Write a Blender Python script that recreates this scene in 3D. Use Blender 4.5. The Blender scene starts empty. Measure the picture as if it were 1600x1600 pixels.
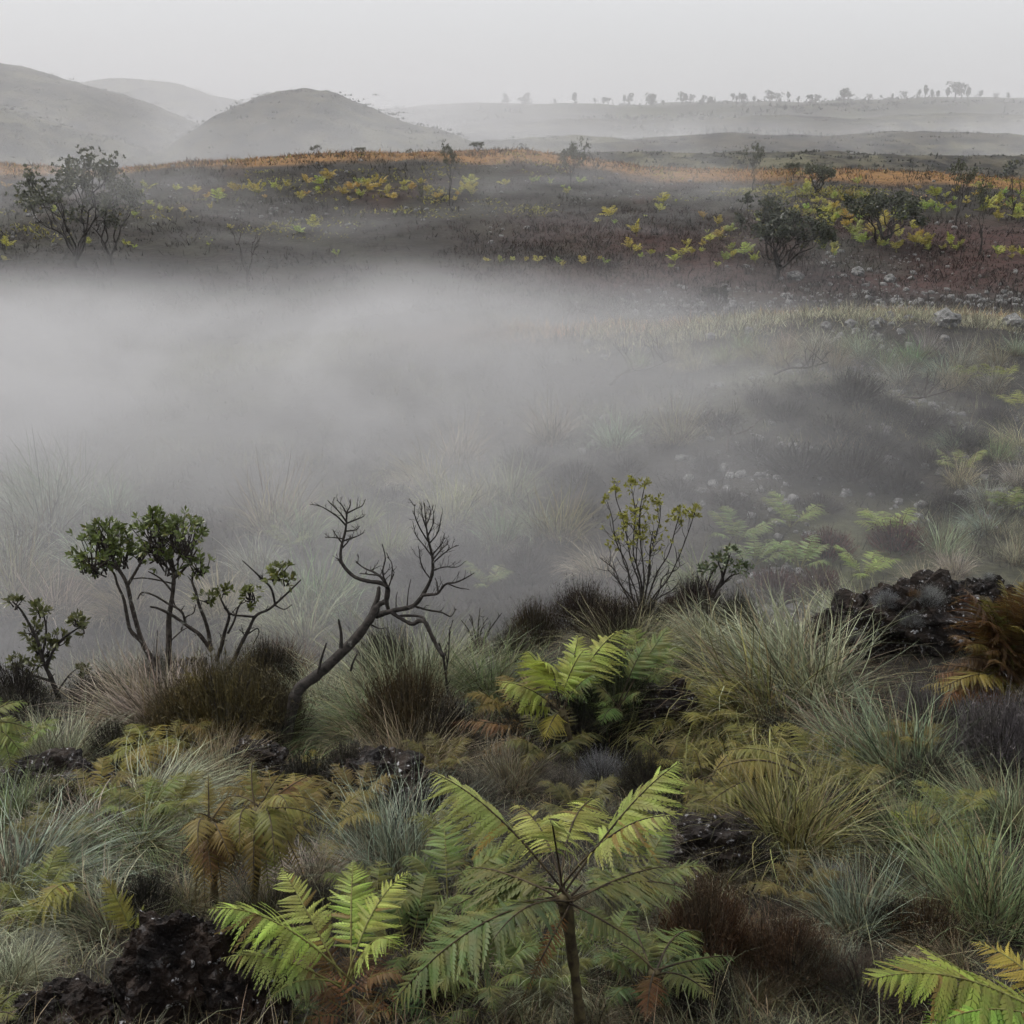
import bpy, math, random
import numpy as np
from mathutils import Vector, Matrix

# ------------------------------------------------------------------ camera
scene = bpy.context.scene
COL = scene.collection
PITCH = 17.2
FOV = 45.0
cam_d = bpy.data.cameras.new('camera')
cam_d.sensor_width = 36.0
cam_d.angle = math.radians(FOV)
cam_d.clip_start = 0.05
cam_d.clip_end = 20000.0
cam = bpy.data.objects.new('camera', cam_d)
COL.objects.link(cam)
cam.location = (0, 0, 0)
cam.rotation_euler = (math.radians(90 - PITCH), 0, 0)
scene.camera = cam

# ------------------------------------------------------------------ overcast sky
SUN_EL, SUN_AZ = 50.0, -62.0          # azimuth from +y (view direction) towards +x
world = bpy.data.worlds.new('World')
scene.world = world
world.use_nodes = True
wt = world.node_tree
for n in list(wt.nodes):
    wt.nodes.remove(n)
w_out = wt.nodes.new('ShaderNodeOutputWorld')
w_bg = wt.nodes.new('ShaderNodeBackground')
w_sky = wt.nodes.new('ShaderNodeTexSky')
w_sky.sky_type = 'NISHITA'
w_sky.sun_disc = False
w_sky.sun_elevation = math.radians(SUN_EL)
w_sky.sun_rotation = math.radians(SUN_AZ)
w_tc = wt.nodes.new('ShaderNodeTexCoord')
w_sep = wt.nodes.new('ShaderNodeSeparateXYZ')
w_ramp = wt.nodes.new('ShaderNodeMapRange')      # overcast: the zenith is brighter than the horizon
w_ramp.inputs['From Min'].default_value = 0.0
w_ramp.inputs['From Max'].default_value = 1.0
w_ramp.inputs['To Min'].default_value = 3.0
w_ramp.inputs['To Max'].default_value = 22.0
w_pow = wt.nodes.new('ShaderNodeMath')
w_pow.operation = 'POWER'
w_pow.use_clamp = True
w_pow.inputs[1].default_value = 0.34
w_tint = wt.nodes.new('ShaderNodeVectorMath')
w_tint.operation = 'SCALE'
w_tint.inputs[0].default_value = (0.985, 0.985, 1.0)
w_mix = wt.nodes.new('ShaderNodeMix')
w_mix.data_type = 'RGBA'
w_mix.inputs['Factor'].default_value = 0.90       # cloud cover over the clear sky
wt.links.new(w_tc.outputs['Generated'], w_sep.inputs[0])
wt.links.new(w_sep.outputs['Z'], w_pow.inputs[0])
wt.links.new(w_pow.outputs[0], w_ramp.inputs['Value'])
wt.links.new(w_ramp.outputs[0], w_tint.inputs['Scale'])
wt.links.new(w_sky.outputs[0], w_mix.inputs['A'])
wt.links.new(w_tint.outputs[0], w_mix.inputs['B'])
wt.links.new(w_mix.outputs['Result'], w_bg.inputs['Color'])
w_bg.inputs['Strength'].default_value = 0.07
wt.links.new(w_bg.outputs[0], w_out.inputs['Surface'])

# ------------------------------------------------------------------ sun through cloud
sun_d = bpy.data.lights.new('sun', 'SUN')
sun_d.energy = 3.6
sun_d.angle = math.radians(7)
sun_d.color = (1.0, 0.96, 0.9)
sun = bpy.data.objects.new('sun', sun_d)
COL.objects.link(sun)
_az, _el = math.radians(SUN_AZ), math.radians(SUN_EL)
_sdir = Vector((math.sin(_az) * math.cos(_el), math.cos(_az) * math.cos(_el), math.sin(_el)))
sun.rotation_euler = _sdir.to_track_quat('Z', 'Y').to_euler()
sun.location = _sdir * 60

# ------------------------------------------------------------------ exposure and render settings
scene.render.engine = 'CYCLES'
scene.view_settings.view_transform = 'Standard'
scene.view_settings.look = 'None'
scene.view_settings.exposure = 0.0
scene.view_settings.gamma = 1.0
scene.view_settings.use_curve_mapping = False
cy = scene.cycles
cy.use_denoising = True
cy.max_bounces = 4
cy.diffuse_bounces = 2
cy.glossy_bounces = 1
cy.transmission_bounces = 3
cy.transparent_max_bounces = 8
cy.volume_bounces = 0
cy.volume_step_rate = 2.0
cy.volume_max_steps = 128
cy.use_adaptive_sampling = True
cy.adaptive_threshold = 0.05
cy.caustics_reflective = False
cy.caustics_refractive = False

# ------------------------------------------------------------------ helpers: pixels and rays
F = 800.0 / math.tan(math.radians(FOV / 2))      # focal length in photograph pixels (1600 wide)
_cp, _sp = math.cos(math.radians(PITCH)), math.sin(math.radians(PITCH))


def ray(px, py):
    a, b = (px - 800.0) / F, (800.0 - py) / F
    return np.array((a, _cp + b * _sp, -_sp + b * _cp))


def at(px, py, Y):
    """the point on that line of sight that stands Y metres out"""
    r = ray(px, py)
    return Vector(r * (Y / r[1]))


def row_z(row, Y):
    r = ray(800, row)
    return r[2] / r[1] * Y


# ------------------------------------------------------------------ helpers: noise
def _hash(ix, iy, seed):
    h = (ix.astype(np.int64) * 374761393 + iy.astype(np.int64) * 668265263 + seed * 974711) & 0xFFFFFFFF
    h = ((h ^ (h >> 13)) * 1274126177) & 0xFFFFFFFF
    h = (h ^ (h >> 16)) & 0xFFFFFF
    return h / float(0xFFFFFF)


def vnoise(x, y, seed=0):
    x = np.asarray(x, float); y = np.asarray(y, float)
    ix, iy = np.floor(x), np.floor(y)
    fx, fy = x - ix, y - iy
    fx = fx * fx * (3 - 2 * fx); fy = fy * fy * (3 - 2 * fy)
    a = _hash(ix, iy, seed); b = _hash(ix + 1, iy, seed)
    c = _hash(ix, iy + 1, seed); d = _hash(ix + 1, iy + 1, seed)
    return (a + (b - a) * fx) * (1 - fy) + (c + (d - c) * fx) * fy


def fbm(x, y, seed=0, octaves=4, gain=0.5):
    s, amp, tot = 0.0, 1.0, 0.0
    for k in range(octaves):
        s = s + amp * (vnoise(np.asarray(x) * 2 ** k + 17.3 * k, np.asarray(y) * 2 ** k - 9.1 * k, seed + k) - 0.5)
        tot += amp
        amp *= gain
    return s / tot * 2.0          # about -1..1


def smooth(a, b, v):
    t = np.clip((np.asarray(v, float) - a) / (b - a), 0, 1)
    return t * t * (3 - 2 * t)


# ------------------------------------------------------------------ helpers: meshes and objects
def mesh_np(name, verts, quads=None, tris=None, mat=None, attrs=None, smooth_shade=False, attrs_color=None):
    verts = np.asarray(verts, np.float32).reshape(-1, 3)
    me = bpy.data.meshes.new(name)
    nq = 0 if quads is None else len(quads)
    nt = 0 if tris is None else len(tris)
    me.vertices.add(len(verts))
    me.vertices.foreach_set('co', verts.ravel())
    loops = []
    if nq: loops.append(np.asarray(quads, np.int32).ravel())
    if nt: loops.append(np.asarray(tris, np.int32).ravel())
    loops = np.concatenate(loops)
    me.loops.add(len(loops))
    me.loops.foreach_set('vertex_index', loops)
    starts = np.concatenate([np.arange(nq, dtype=np.int32) * 4, nq * 4 + np.arange(nt, dtype=np.int32) * 3])
    me.polygons.add(nq + nt)
    me.polygons.foreach_set('loop_start', starts.astype(np.int32))
    if smooth_shade:
        me.polygons.foreach_set('use_smooth', np.ones(nq + nt, bool))
    me.update(calc_edges=True)
    if attrs:
        for k, v in attrs.items():
            a = me.attributes.new(k, 'FLOAT', 'POINT')
            a.data.foreach_set('value', np.asarray(v, np.float32).ravel())
    if attrs_color:
        for k, v in attrs_color.items():
            a = me.attributes.new(k, 'FLOAT_COLOR', 'POINT')
            a.data.foreach_set('color', np.asarray(v, np.float32).ravel())
    if mat is not None:
        me.materials.append(mat)
    return me


class MB:
    """collects vertex and face arrays with two float attributes: t (root to tip) and r (random per piece)"""
    def __init__(self):
        self.v, self.q, self.f, self.t, self.r, self.n = [], [], [], [], [], 0

    def add(self, v, quads=None, tris=None, t=None, r=None):
        v = np.asarray(v, float).reshape(-1, 3)
        n = len(v)
        self.v.append(v)
        if quads is not None and len(quads): self.q.append(np.asarray(quads, int) + self.n)
        if tris is not None and len(tris): self.f.append(np.asarray(tris, int) + self.n)
        self.t.append(np.broadcast_to(np.asarray(0.0 if t is None else t, float), (n,)))
        self.r.append(np.broadcast_to(np.asarray(0.5 if r is None else r, float), (n,)))
        self.n += n
        return self

    def mesh(self, name, mat, smooth_shade=False):
        return mesh_np(name, np.concatenate(self.v),
                       np.concatenate(self.q) if self.q else None,
                       np.concatenate(self.f) if self.f else None, mat,
                       {'t': np.concatenate(self.t), 'r': np.concatenate(self.r)}, smooth_shade)


def link(o, parent=None):
    COL.objects.link(o)
    if parent is not None:
        o.parent = parent
    return o


def obj(name, me, parent=None, loc=None, rot=None, scale=None, color=None, kind=None):
    o = bpy.data.objects.new(name, me)
    link(o, parent)
    if loc is not None: o.location = loc
    if rot is not None: o.rotation_euler = rot
    if scale is not None: o.scale = (scale,) * 3 if isinstance(scale, (int, float)) else scale
    if color is not None: o.color = (*color, 1.0)
    if kind: o['kind'] = kind
    return o


def tag(o, label, cat, group=None):
    o['label'] = label
    o['category'] = cat
    if group: o['group'] = group
    return o


def thing(name, label, cat, loc=(0, 0, 0), rotz=0.0, scale=None, group=None):
    o = bpy.data.objects.new(name, None)
    o.empty_display_size = 0.1
    link(o)
    o.location = loc
    o.rotation_euler = (0, 0, rotz)
    if scale is not None:
        o.scale = (scale,) * 3 if isinstance(scale, (int, float)) else scale
    return tag(o, label, cat, group)


# ------------------------------------------------------------------ helpers: node materials
class NT:
    def __init__(self, mat):
        mat.use_nodes = True
        self.t = mat.node_tree
        for n in list(self.t.nodes):
            self.t.nodes.remove(n)
        self.out = self.t.nodes.new('ShaderNodeOutputMaterial')

    def n(self, kind, **props):
        nd = self.t.nodes.new('ShaderNode' + kind)
        for k, v in props.items():
            setattr(nd, k, v)
        return nd

    def set(self, sock, v):
        if isinstance(v, bpy.types.NodeSocket):
            self.t.links.new(v, sock)
        elif v is not None:
            if sock.type == 'RGBA' and len(v) == 3: v = (*v, 1.0)
            sock.default_value = v

    def math(self, op, a, b=None, clamp=False):
        nd = self.n('Math', operation=op, use_clamp=clamp)
        self.set(nd.inputs[0], a)
        if b is not None: self.set(nd.inputs[1], b)
        return nd.outputs[0]

    def rng(self, v, a, b, c=0.0, d=1.0, smooth_=True):
        nd = self.n('MapRange', interpolation_type='SMOOTHSTEP' if smooth_ else 'LINEAR')
        self.set(nd.inputs['Value'], v)
        for k, x in (('From Min', a), ('From Max', b), ('To Min', c), ('To Max', d)):
            self.set(nd.inputs[k], x)
        return nd.outputs[0]

    def mix(self, f, a, b, blend='MIX'):
        nd = self.n('Mix', data_type='RGBA', blend_type=blend)
        self.set(nd.inputs['Factor'], f)
        self.set(nd.inputs['A'], a)
        self.set(nd.inputs['B'], b)
        return nd.outputs['Result']

    def noise(self, vec, scale, detail=3.0, rough=0.55, dist=0.0):
        nd = self.n('TexNoise')
        if vec is not None: self.set(nd.inputs['Vector'], vec)
        nd.inputs['Scale'].default_value = scale
        nd.inputs['Detail'].default_value = detail
        nd.inputs['Roughness'].default_value = rough
        nd.inputs['Distortion'].default_value = dist
        return nd.outputs['Fac']

    def coord(self, which='Object'):
        return self.n('TexCoord').outputs[which]

    def attr(self, name, out='Fac'):
        return self.n('Attribute', attribute_name=name).outputs[out]

    def ocolor(self):
        return self.n('ObjectInfo').outputs['Color']

    def orand(self):
        return self.n('ObjectInfo').outputs['Random']

    def bump(self, h, strength=0.5, dist=0.02):
        nd = self.n('Bump')
        nd.inputs['Strength'].default_value = strength
        nd.inputs['Distance'].default_value = dist
        self.set(nd.inputs['Height'], h)
        return nd.outputs[0]

    def surface(self, color, rough=0.7, spec=0.3, normal=None, translucent=0.0, tcolor=None):
        p = self.n('BsdfPrincipled')
        self.set(p.inputs['Base Color'], color)
        self.set(p.inputs['Roughness'], rough)
        p.inputs['Specular IOR Level'].default_value = spec
        if normal is not None: self.set(p.inputs['Normal'], normal)
        sh = p.outputs[0]
        if translucent > 0:
            tr = self.n('BsdfTranslucent')
            self.set(tr.inputs['Color'], tcolor if tcolor is not None else color)
            if normal is not None: self.set(tr.inputs['Normal'], normal)
            mx = self.n('MixShader')
            mx.inputs[0].default_value = translucent
            self.t.links.new(sh, mx.inputs[1])
            self.t.links.new(tr.outputs[0], mx.inputs[2])
            sh = mx.outputs[0]
        self.t.links.new(sh, self.out.inputs['Surface'])


def new_mat(name):
    m = bpy.data.materials.new(name)
    return m, NT(m)

# ================================================================== THE LAND
RIDGE_Y = 72.0
_py = np.array([-40, -6, -2, 0, 2, 4.2, 7, 10, 10.7, 12.3, 14.5, 18, 24, 30, 38, 45, 55, 65, 72, 80, 95, 115, 160, 240, 330, 380, 500, 900, 3000.0])
_pz = np.array([-1.5, -1.55, -1.6, -1.7, -2.5, -3.5, -4.12, -4.62, -4.85, -6.3, -7.0, -6.95, -6.35, -5.8, -5.4, -4.9, -3.5, -1.9, -1.2, -1.7, -4.0, -5.2, -4.5, -1.0, 5.0, 6.5, 4.0, -6.0, -40.0])
_yy = np.linspace(-40, 3000, 60801)
_zz = np.interp(_yy, _py, _pz)


def _smooth_profile():
    out = _zz.copy()
    for w, y0 in ((11, -100), (41, 13), (121, 40), (401, 85)):
        k = np.ones(w) / w
        s = np.convolve(np.pad(_zz, w // 2, mode='edge'), k, mode='valid')
        m = smooth(y0, y0 + max(2, 0.15 * abs(y0)), _yy)
        out = out * (1 - m) + s * m
    return out


_zs = _smooth_profile()
# the far crest line: row of the photograph for each bearing, turned into a height at RIDGE_Y
_cx = np.array([-400, 0, 150, 280, 420, 560, 700, 820, 900, 1000, 1150, 1300, 1450, 1600, 2000.0])
_cr = np.array([252, 252, 262, 252, 243, 236, 235, 234, 246, 262, 268, 266, 270, 284, 290.0])


# the near crest line, the same way, at 10.2 metres
_fx = np.array([-400, 0, 150, 300, 450, 550, 650, 750, 850, 930, 1000, 1100, 1200, 1300, 1400, 1500, 1600, 2000.0])
_fr = np.array([1095, 1092, 1082, 1058, 1066, 1058, 1048, 1038, 1008, 980, 970, 968, 990, 1012, 1012, 992, 990, 990.0])


def H(x, y):
    x = np.asarray(x, float); y = np.asarray(y, float)
    z = np.interp(y, _yy, _zs)
    px = 800 + x / np.maximum(y, 1.0) * F / _cp * 0.985
    # foreground: the right half stands higher, the left shoulder is lower
    fg = 1 - smooth(11.2, 14.0, y)
    frow = np.interp(800 + x / 9.6 * F / 1.0, _fx, _fr)
    b = (800.0 - frow) / F
    z = z + ((-_sp + b * _cp) / (_cp + b * _sp) * 10.2 + 4.68) * smooth(6.2, 10.0, y) * (1 - smooth(10.6, 13.0, y))
    z = z + fg * smooth(3, 5, y) * (0.17 * fbm(x * 0.8, y * 0.8, 3, 3) + 0.05 * fbm(x * 2.7, y * 2.7, 9, 2))
    # hollow: deeper on the left, a mound on the right
    ho = smooth(13, 17, y) * (1 - smooth(40, 50, y))
    z = z + ho * (-0.55 * smooth(0, 12, -x) + 0.95 * np.exp(-((x - 10) / 6.5) ** 2 - ((y - 32.0) / 3.0) ** 2)
                  + 0.7 * np.exp(-((x - 6.8) / 2.6) ** 2 - ((y - 26.5) / 2.2) ** 2)
                  + 0.5 * np.exp(-((x + 7.0) / 2.2) ** 2 - ((y - 20.0) / 1.6) ** 2)
                  + 0.35 * fbm(x * 0.22, y * 0.22, 21, 4) + 0.10 * fbm(x * 0.9, y * 0.9, 25, 3))
    # far slope
    sl = smooth(44, 56, y) * (1 - smooth(84, 105, y))
    crest = np.array(np.interp(px, _cx, _cr))
    b = (800.0 - crest) / F
    cz = (-_sp + b * _cp) / (_cp + b * _sp) * RIDGE_Y
    z = z + (cz + 1.2) * smooth(50, 71, y) * (1 - smooth(74, 100, y))
    z = z + sl * (0.28 * fbm(x * 0.12, y * 0.12, 31, 4) + 0.12 * fbm(x * 0.6, y * 0.6, 37, 3))
    # far plain and plateau
    fa = smooth(95, 150, y)
    z = z + fa * (2.6 * fbm(x * 0.014, y * 0.030, 41, 4) + 1.1 * fbm(x * 0.06, y * 0.07, 47, 4))
    z = z + smooth(240, 340, y) * (2.6 * smooth(1150, 1450, px) * (1 - smooth(1500, 1900, px)) - 2.0 * smooth(1550, 1750, px) - 1.0 * smooth(850, 550, px))
    return z


def h1(x, y):
    return float(H(np.array([x]), np.array([y]))[0])


def ground_at(px, py, y0=3.0, y1=420.0):
    """where that line of sight meets the ground"""
    r = ray(px, py)
    ys = np.concatenate([np.arange(y0, 14, 0.02), np.geomspace(14, y1, 1600)])
    ys = ys[ys >= y0]
    xs, zs = r[0] / r[1] * ys, r[2] / r[1] * ys
    g = H(xs, ys)
    k = np.nonzero(zs <= g)[0]
    i = k[0] if len(k) else len(ys) - 1
    return Vector((xs[i], ys[i], g[i]))


def fore_at(px, py):
    """the same for plants of the foreground: those the line of sight would carry over the crest stay on it"""
    g = ground_at(px, py)
    return g if g[1] < 10.7 else on(px, 10.35)


def on(px, Y):
    """a place Y metres out in the column px, on the ground"""
    x = (px - 800) / F * Y / _cp
    for _ in range(4):
        z = h1(x, Y)
        depth = Y * _cp - z * _sp
        x = (px - 800) / F * depth
    return Vector((x, Y, h1(x, Y)))


def build_ground():
    ys = [-6.0]
    while ys[-1] < 2900:
        y = ys[-1]
        ys.append(y + max(0.10, 0.015 * abs(y) if y > 0 else 0.3))
    ys = np.array(ys)
    us = np.linspace(-0.8, 0.8, 221)
    Y, U = np.meshgrid(ys, us, indexing='ij')
    X = (Y + 9.0) * U
    Z = H(X, Y)
    ny, nx = Y.shape
    idx = np.arange(ny * nx).reshape(ny, nx)
    q = np.stack([idx[:-1, :-1], idx[:-1, 1:], idx[1:, 1:], idx[1:, :-1]], -1).reshape(-1, 4)
    x, y = X.ravel(), Y.ravel()
    px = 800 + x / np.maximum(y, 1.0) * F
    n1 = fbm(x * 0.15, y * 0.15, 61, 4)
    n2 = fbm(x * 0.35, y * 0.35, 67, 3)
    # zones: r red heath, g orange grass, b green moor
    r = smooth(39, 43, y) * (1 - smooth(52, 58, y)) * smooth(650, 1000, px) * smooth(-0.5, 0.1, n1)
    r = np.maximum(r, 0.5 * smooth(52, 58, y) * (1 - smooth(64, 70, y)) * smooth(0.15, 0.4, n2))
    crest = smooth(66.5, 69.5, y + 2.5 * n2) * (1 - smooth(88, 96, y))
    g = np.maximum(crest, 0.7 * np.exp(-((x - 5 - (y - 33) * 0.5) / 7) ** 2 - ((y - 34.5) / 1.2) ** 2))
    b = 0.75 * smooth(13, 16, y) * (1 - smooth(34, 37, y)) * smooth(-0.1, 0.5, n1) + 0.7 * smooth(180, 260, y) * smooth(-0.5, 0.4, n1)
    colr = np.stack([r, g, np.clip(b, 0, 1), np.ones_like(r)], -1)
    m, t = new_mat('moor_ground')
    P = t.n('NewGeometry').outputs['Position']
    zone = t.n('Attribute', attribute_name='zone')
    sp = t.n('SeparateColor')
    t.set(sp.inputs[0], zone.outputs['Color'])
    n_f = t.noise(P, 3.0, 6, 0.65)
    n_c = t.noise(P, 0.35, 4, 0.6)
    peat = t.mix(t.rng(n_f, 0.35, 0.7), (0.008, 0.007, 0.006), (0.024, 0.020, 0.016))
    peat = t.mix(t.rng(n_c, 0.45, 0.65, 0, 0.5), peat, (0.032, 0.032, 0.022))
    br = lambda s: t.math('MULTIPLY', s, t.rng(n_f, 0.3, 0.6, 0.45, 1.0))
    c = t.mix(br(sp.outputs[2]), peat, t.mix(n_f, (0.05, 0.06, 0.025), (0.10, 0.10, 0.05)))
    far_n = t.noise(P, 0.06, 5, 0.7)
    sy = t.n('SeparateXYZ'); t.set(sy.inputs[0], P)
    c = t.mix(t.math('MULTIPLY', t.rng(sy.outputs[1], 95, 130), t.rng(far_n, 0.44, 0.56)), c, t.mix(t.rng(t.noise(P, 0.3, 4, 0.7), 0.42, 0.58), (0.010, 0.010, 0.009), (0.05, 0.045, 0.03)))
    c = t.mix(br(sp.outputs[0]), c, t.mix(n_f, (0.018, 0.010, 0.009), (0.050, 0.022, 0.018)))
    c = t.mix(br(sp.outputs[1]), c, t.mix(n_f, (0.11, 0.055, 0.018), (0.22, 0.12, 0.04)))
    vor = t.n('TexVoronoi')
    t.set(vor.inputs['Vector'], P)
    vor.inputs['Scale'].default_value = 5.0
    t.surface(c, 0.9, 0.15, t.bump(t.math('ADD', n_f, t.math('MULTIPLY', vor.outputs['Distance'], 0.5)), 0.8, 0.10))
    me = mesh_np('ground', np.stack([x, y, Z.ravel()], -1), q, None, m, None, True, {'zone': colr})
    o = obj('ground', me)
    o['kind'] = 'structure'
    return o


build_ground()


def build_hill(crest_px, crest_row, Y, depth, seed, base=-8.0, tint=1.0):
    """a hill whose crest runs along the given skyline at distance Y; round in depth"""
    cx = np.array(crest_px, float); cr = np.array(crest_row, float)
    zt = np.array([row_z(r, Y) for r in cr])
    xt = (cx - 800) / F * (Y * _cp + 0)
    xs = np.linspace(xt[0], xt[-1], 150)
    d = np.linspace(-1, 1, 71)
    ztop = np.interp(xs, xt, zt)
    k = np.array([1, 2, 4, 6, 4, 2, 1.0]); k /= k.sum()
    for _ in range(3):
        ztop = np.convolve(np.pad(ztop, 3, mode='edge'), k, mode='valid')
    X, D = np.meshgrid(xs, d, indexing='ij')
    prof = np.cos(np.clip(np.abs(D), 0, 1) * math.pi / 2) ** 1.25
    Zt = np.repeat(ztop[:, None], len(d), 1)
    fold = 1 + 0.34 * fbm(X * 0.035, D * 1.3, seed, 3) * (1 - prof)
    Z = base + (Zt - base) * prof * fold + (0.35 * fbm(X * 0.12, D * 7, seed + 5, 3) + 0.3 * fbm(X * 0.5, D * 25, seed + 6, 2)) * prof
    Yv = Y + D * depth + 3 * fbm(X * 0.03, D * 0 + 1, seed + 9, 2)
    ni, nj = X.shape
    idx = np.arange(ni * nj).reshape(ni, nj)
    q = np.stack([idx[:-1, :-1], idx[1:, :-1], idx[1:, 1:], idx[:-1, 1:]], -1).reshape(-1, 4)
    m, t = new_mat('hill_moor')
    P = t.n('NewGeometry').outputs['Position']
    nf = t.noise(P, 0.28, 6, 0.7)
    nc = t.noise(P, 0.045, 4, 0.65)
    c = t.mix(t.rng(nf, 0.40, 0.60), (0.008, 0.008, 0.007), (0.055, 0.048, 0.034))
    c = t.mix(t.rng(nc, 0.46, 0.58), c, t.mix(t.rng(nf, 0.42, 0.58), (0.018, 0.018, 0.014), (0.085, 0.08, 0.05)))
    t.surface(c, 0.95, 0.1, t.bump(nf, 0.8, 0.8))
    o = obj('hill', mesh_np('hill', np.stack([X.ravel(), Yv.ravel(), Z.ravel()], -1), q, None, m, None, True))
    o['kind'] = 'structure'
    return o


build_hill([700, 820, 950, 1080, 1200, 1350, 1500, 1650, 1850], [262, 246, 238, 243, 236, 240, 248, 240, 250], 128, 20, 141)
build_hill([560, 700, 850, 1000, 1150, 1300, 1450, 1600, 1800], [240, 224, 214, 218, 208, 214, 204, 212, 230], 175, 28, 151)
build_hill([600, 760, 900, 1060, 1200, 1340, 1480, 1620, 1800], [210, 192, 186, 190, 180, 186, 176, 180, 200], 250, 40, 161)
build_hill([-420, -260, -120, 0, 40, 130, 200, 250, 330, 400, 520], [150, 118, 100, 98, 104, 133, 150, 175, 212, 240, 280], 190, 60, 101)
build_hill([60, 120, 180, 270, 330, 400, 480, 560], [170, 134, 123, 128, 148, 162, 185, 220], 290, 60, 111)
build_hill([240, 320, 380, 430, 480, 530, 570, 620, 680, 740, 800, 860], [255, 205, 165, 146, 141, 147, 165, 187, 203, 224, 250, 275], 170, 45, 121)
build_hill([-350, -200, -100, 0, 70, 140, 220, 300], [130, 140, 150, 168, 190, 214, 240, 270], 150, 30, 131)

# ================================================================== PLANT KIT
RNG = np.random.default_rng(7)
rnd = random.Random(11)


def m_per_px(p):
    return (p[1] * _cp - p[2] * _sp) / F


# ---------------------------------------------------------------- materials
def mat_grass(name, straw=(0.20, 0.155, 0.085), trans=0.25):
    m, t = new_mat(name)
    tt, r = t.attr('t'), t.attr('r')
    col = t.mix(t.rng(tt, 0.02, 0.35, 0.8, 0.0), t.ocolor(), straw)
    col = t.mix(t.rng(r, 0.72, 0.95, 0.0, 0.85), col, straw)
    pn = t.noise(t.n('NewGeometry').outputs['Position'], 3.5, 3, 0.6)
    col = t.mix(t.rng(pn, 0.42, 0.62, 0.0, 0.55), col, t.mix(t.rng(r, 0.3, 0.7), (0.10, 0.12, 0.045), (0.20, 0.14, 0.075)))
    hv = t.n('HueSaturation')
    t.set(hv.inputs['Value'], t.rng(t.math('FRACT', t.math('MULTIPLY', r, 7.3)), 0, 1, 0.08, 1.28, False))
    t.set(hv.inputs['Hue'], t.rng(t.math('FRACT', t.math('MULTIPLY', r, 13.7)), 0, 1, 0.47, 0.525, False))
    t.set(hv.inputs['Color'], col)
    t.surface(hv.outputs[0], 0.5, 0.35, None, trans)
    return m


def mat_fern(name, trans=0.4):
    m, t = new_mat(name)
    tt, r = t.attr('t'), t.attr('r')
    nz = t.noise(t.n('NewGeometry').outputs['Position'], 9.0, 3, 0.6)
    c = t.mix(t.rng(nz, 0.35, 0.7, 0.0, 0.55), t.ocolor(), (0.16, 0.115, 0.025))
    c = t.mix(t.rng(nz, 0.3, 0.55, 0.35, 0.0), c, t.mix(1.0, t.ocolor(), (0.6, 0.8, 0.45), 'MULTIPLY'))
    hv = t.n('HueSaturation')
    t.set(hv.inputs['Value'], t.math('MULTIPLY', t.rng(r, 0, 1, 0.58, 1.1, False), t.rng(t.orand(), 0, 1, 0.85, 1.15, False)))
    t.set(hv.inputs['Color'], c)
    t.surface(hv.outputs[0], 0.55, 0.3, None, trans)
    return m


def mat_stem(name, a, b):
    m, t = new_mat(name)
    P = t.coord('Object')
    t.surface(t.mix(t.rng(t.noise(P, 22.0, 4, 0.6), 0.35, 0.65), a, b), 0.75, 0.2, t.bump(t.noise(P, 60.0, 3, 0.6), 0.5, 0.004))
    return m


def mat_bark(name, a, b, lichen, amount=0.58):
    m, t = new_mat(name)
    P = t.coord('Object')
    n1 = t.noise(P, 26.0, 5, 0.65)
    c = t.mix(t.rng(n1, 0.3, 0.7), a, b)
    c = t.mix(t.rng(t.noise(P, 14.0, 4, 0.7), amount, amount + 0.08), c, lichen)
    t.surface(c, 0.85, 0.2, t.bump(n1, 0.8, 0.012))
    return m


def mat_leaf(name, trans=0.3, rough=0.38):
    m, t = new_mat(name)
    r = t.attr('r')
    hv = t.n('HueSaturation')
    c = t.mix(t.rng(r, 0.8, 1.0, 0.0, 0.6), t.ocolor(), (0.17, 0.15, 0.03))
    t.set(hv.inputs['Value'], t.rng(t.math('FRACT', t.math('MULTIPLY', r, 5.7)), 0, 1, 0.4, 1.1, False))
    t.set(hv.inputs['Color'], c)
    t.surface(hv.outputs[0], rough, 0.45, None, trans)
    return m


def mat_heath(name):
    m, t = new_mat(name)
    tt, r = t.attr('t'), t.attr('r')
    c = t.mix(t.rng(r, 0.35, 0.8), t.ocolor(), t.mix(1.0, t.ocolor(), (1.5, 1.6, 1.5), 'MULTIPLY'))
    pn = t.noise(t.n('NewGeometry').outputs['Position'], 4.0, 3, 0.6)
    c = t.mix(t.rng(pn, 0.42, 0.66, 0.0, 0.65), c, t.mix(r, (0.05, 0.055, 0.025), (0.11, 0.095, 0.075)))
    hv = t.n('HueSaturation')
    t.set(hv.inputs['Value'], t.rng(t.math('FRACT', t.math('MULTIPLY', r, 9.1)), 0, 1, 0.14, 0.9, False))
    t.set(hv.inputs['Color'], c)
    t.surface(hv.outputs[0], 0.75, 0.2, None, 0.12)
    return m


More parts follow.
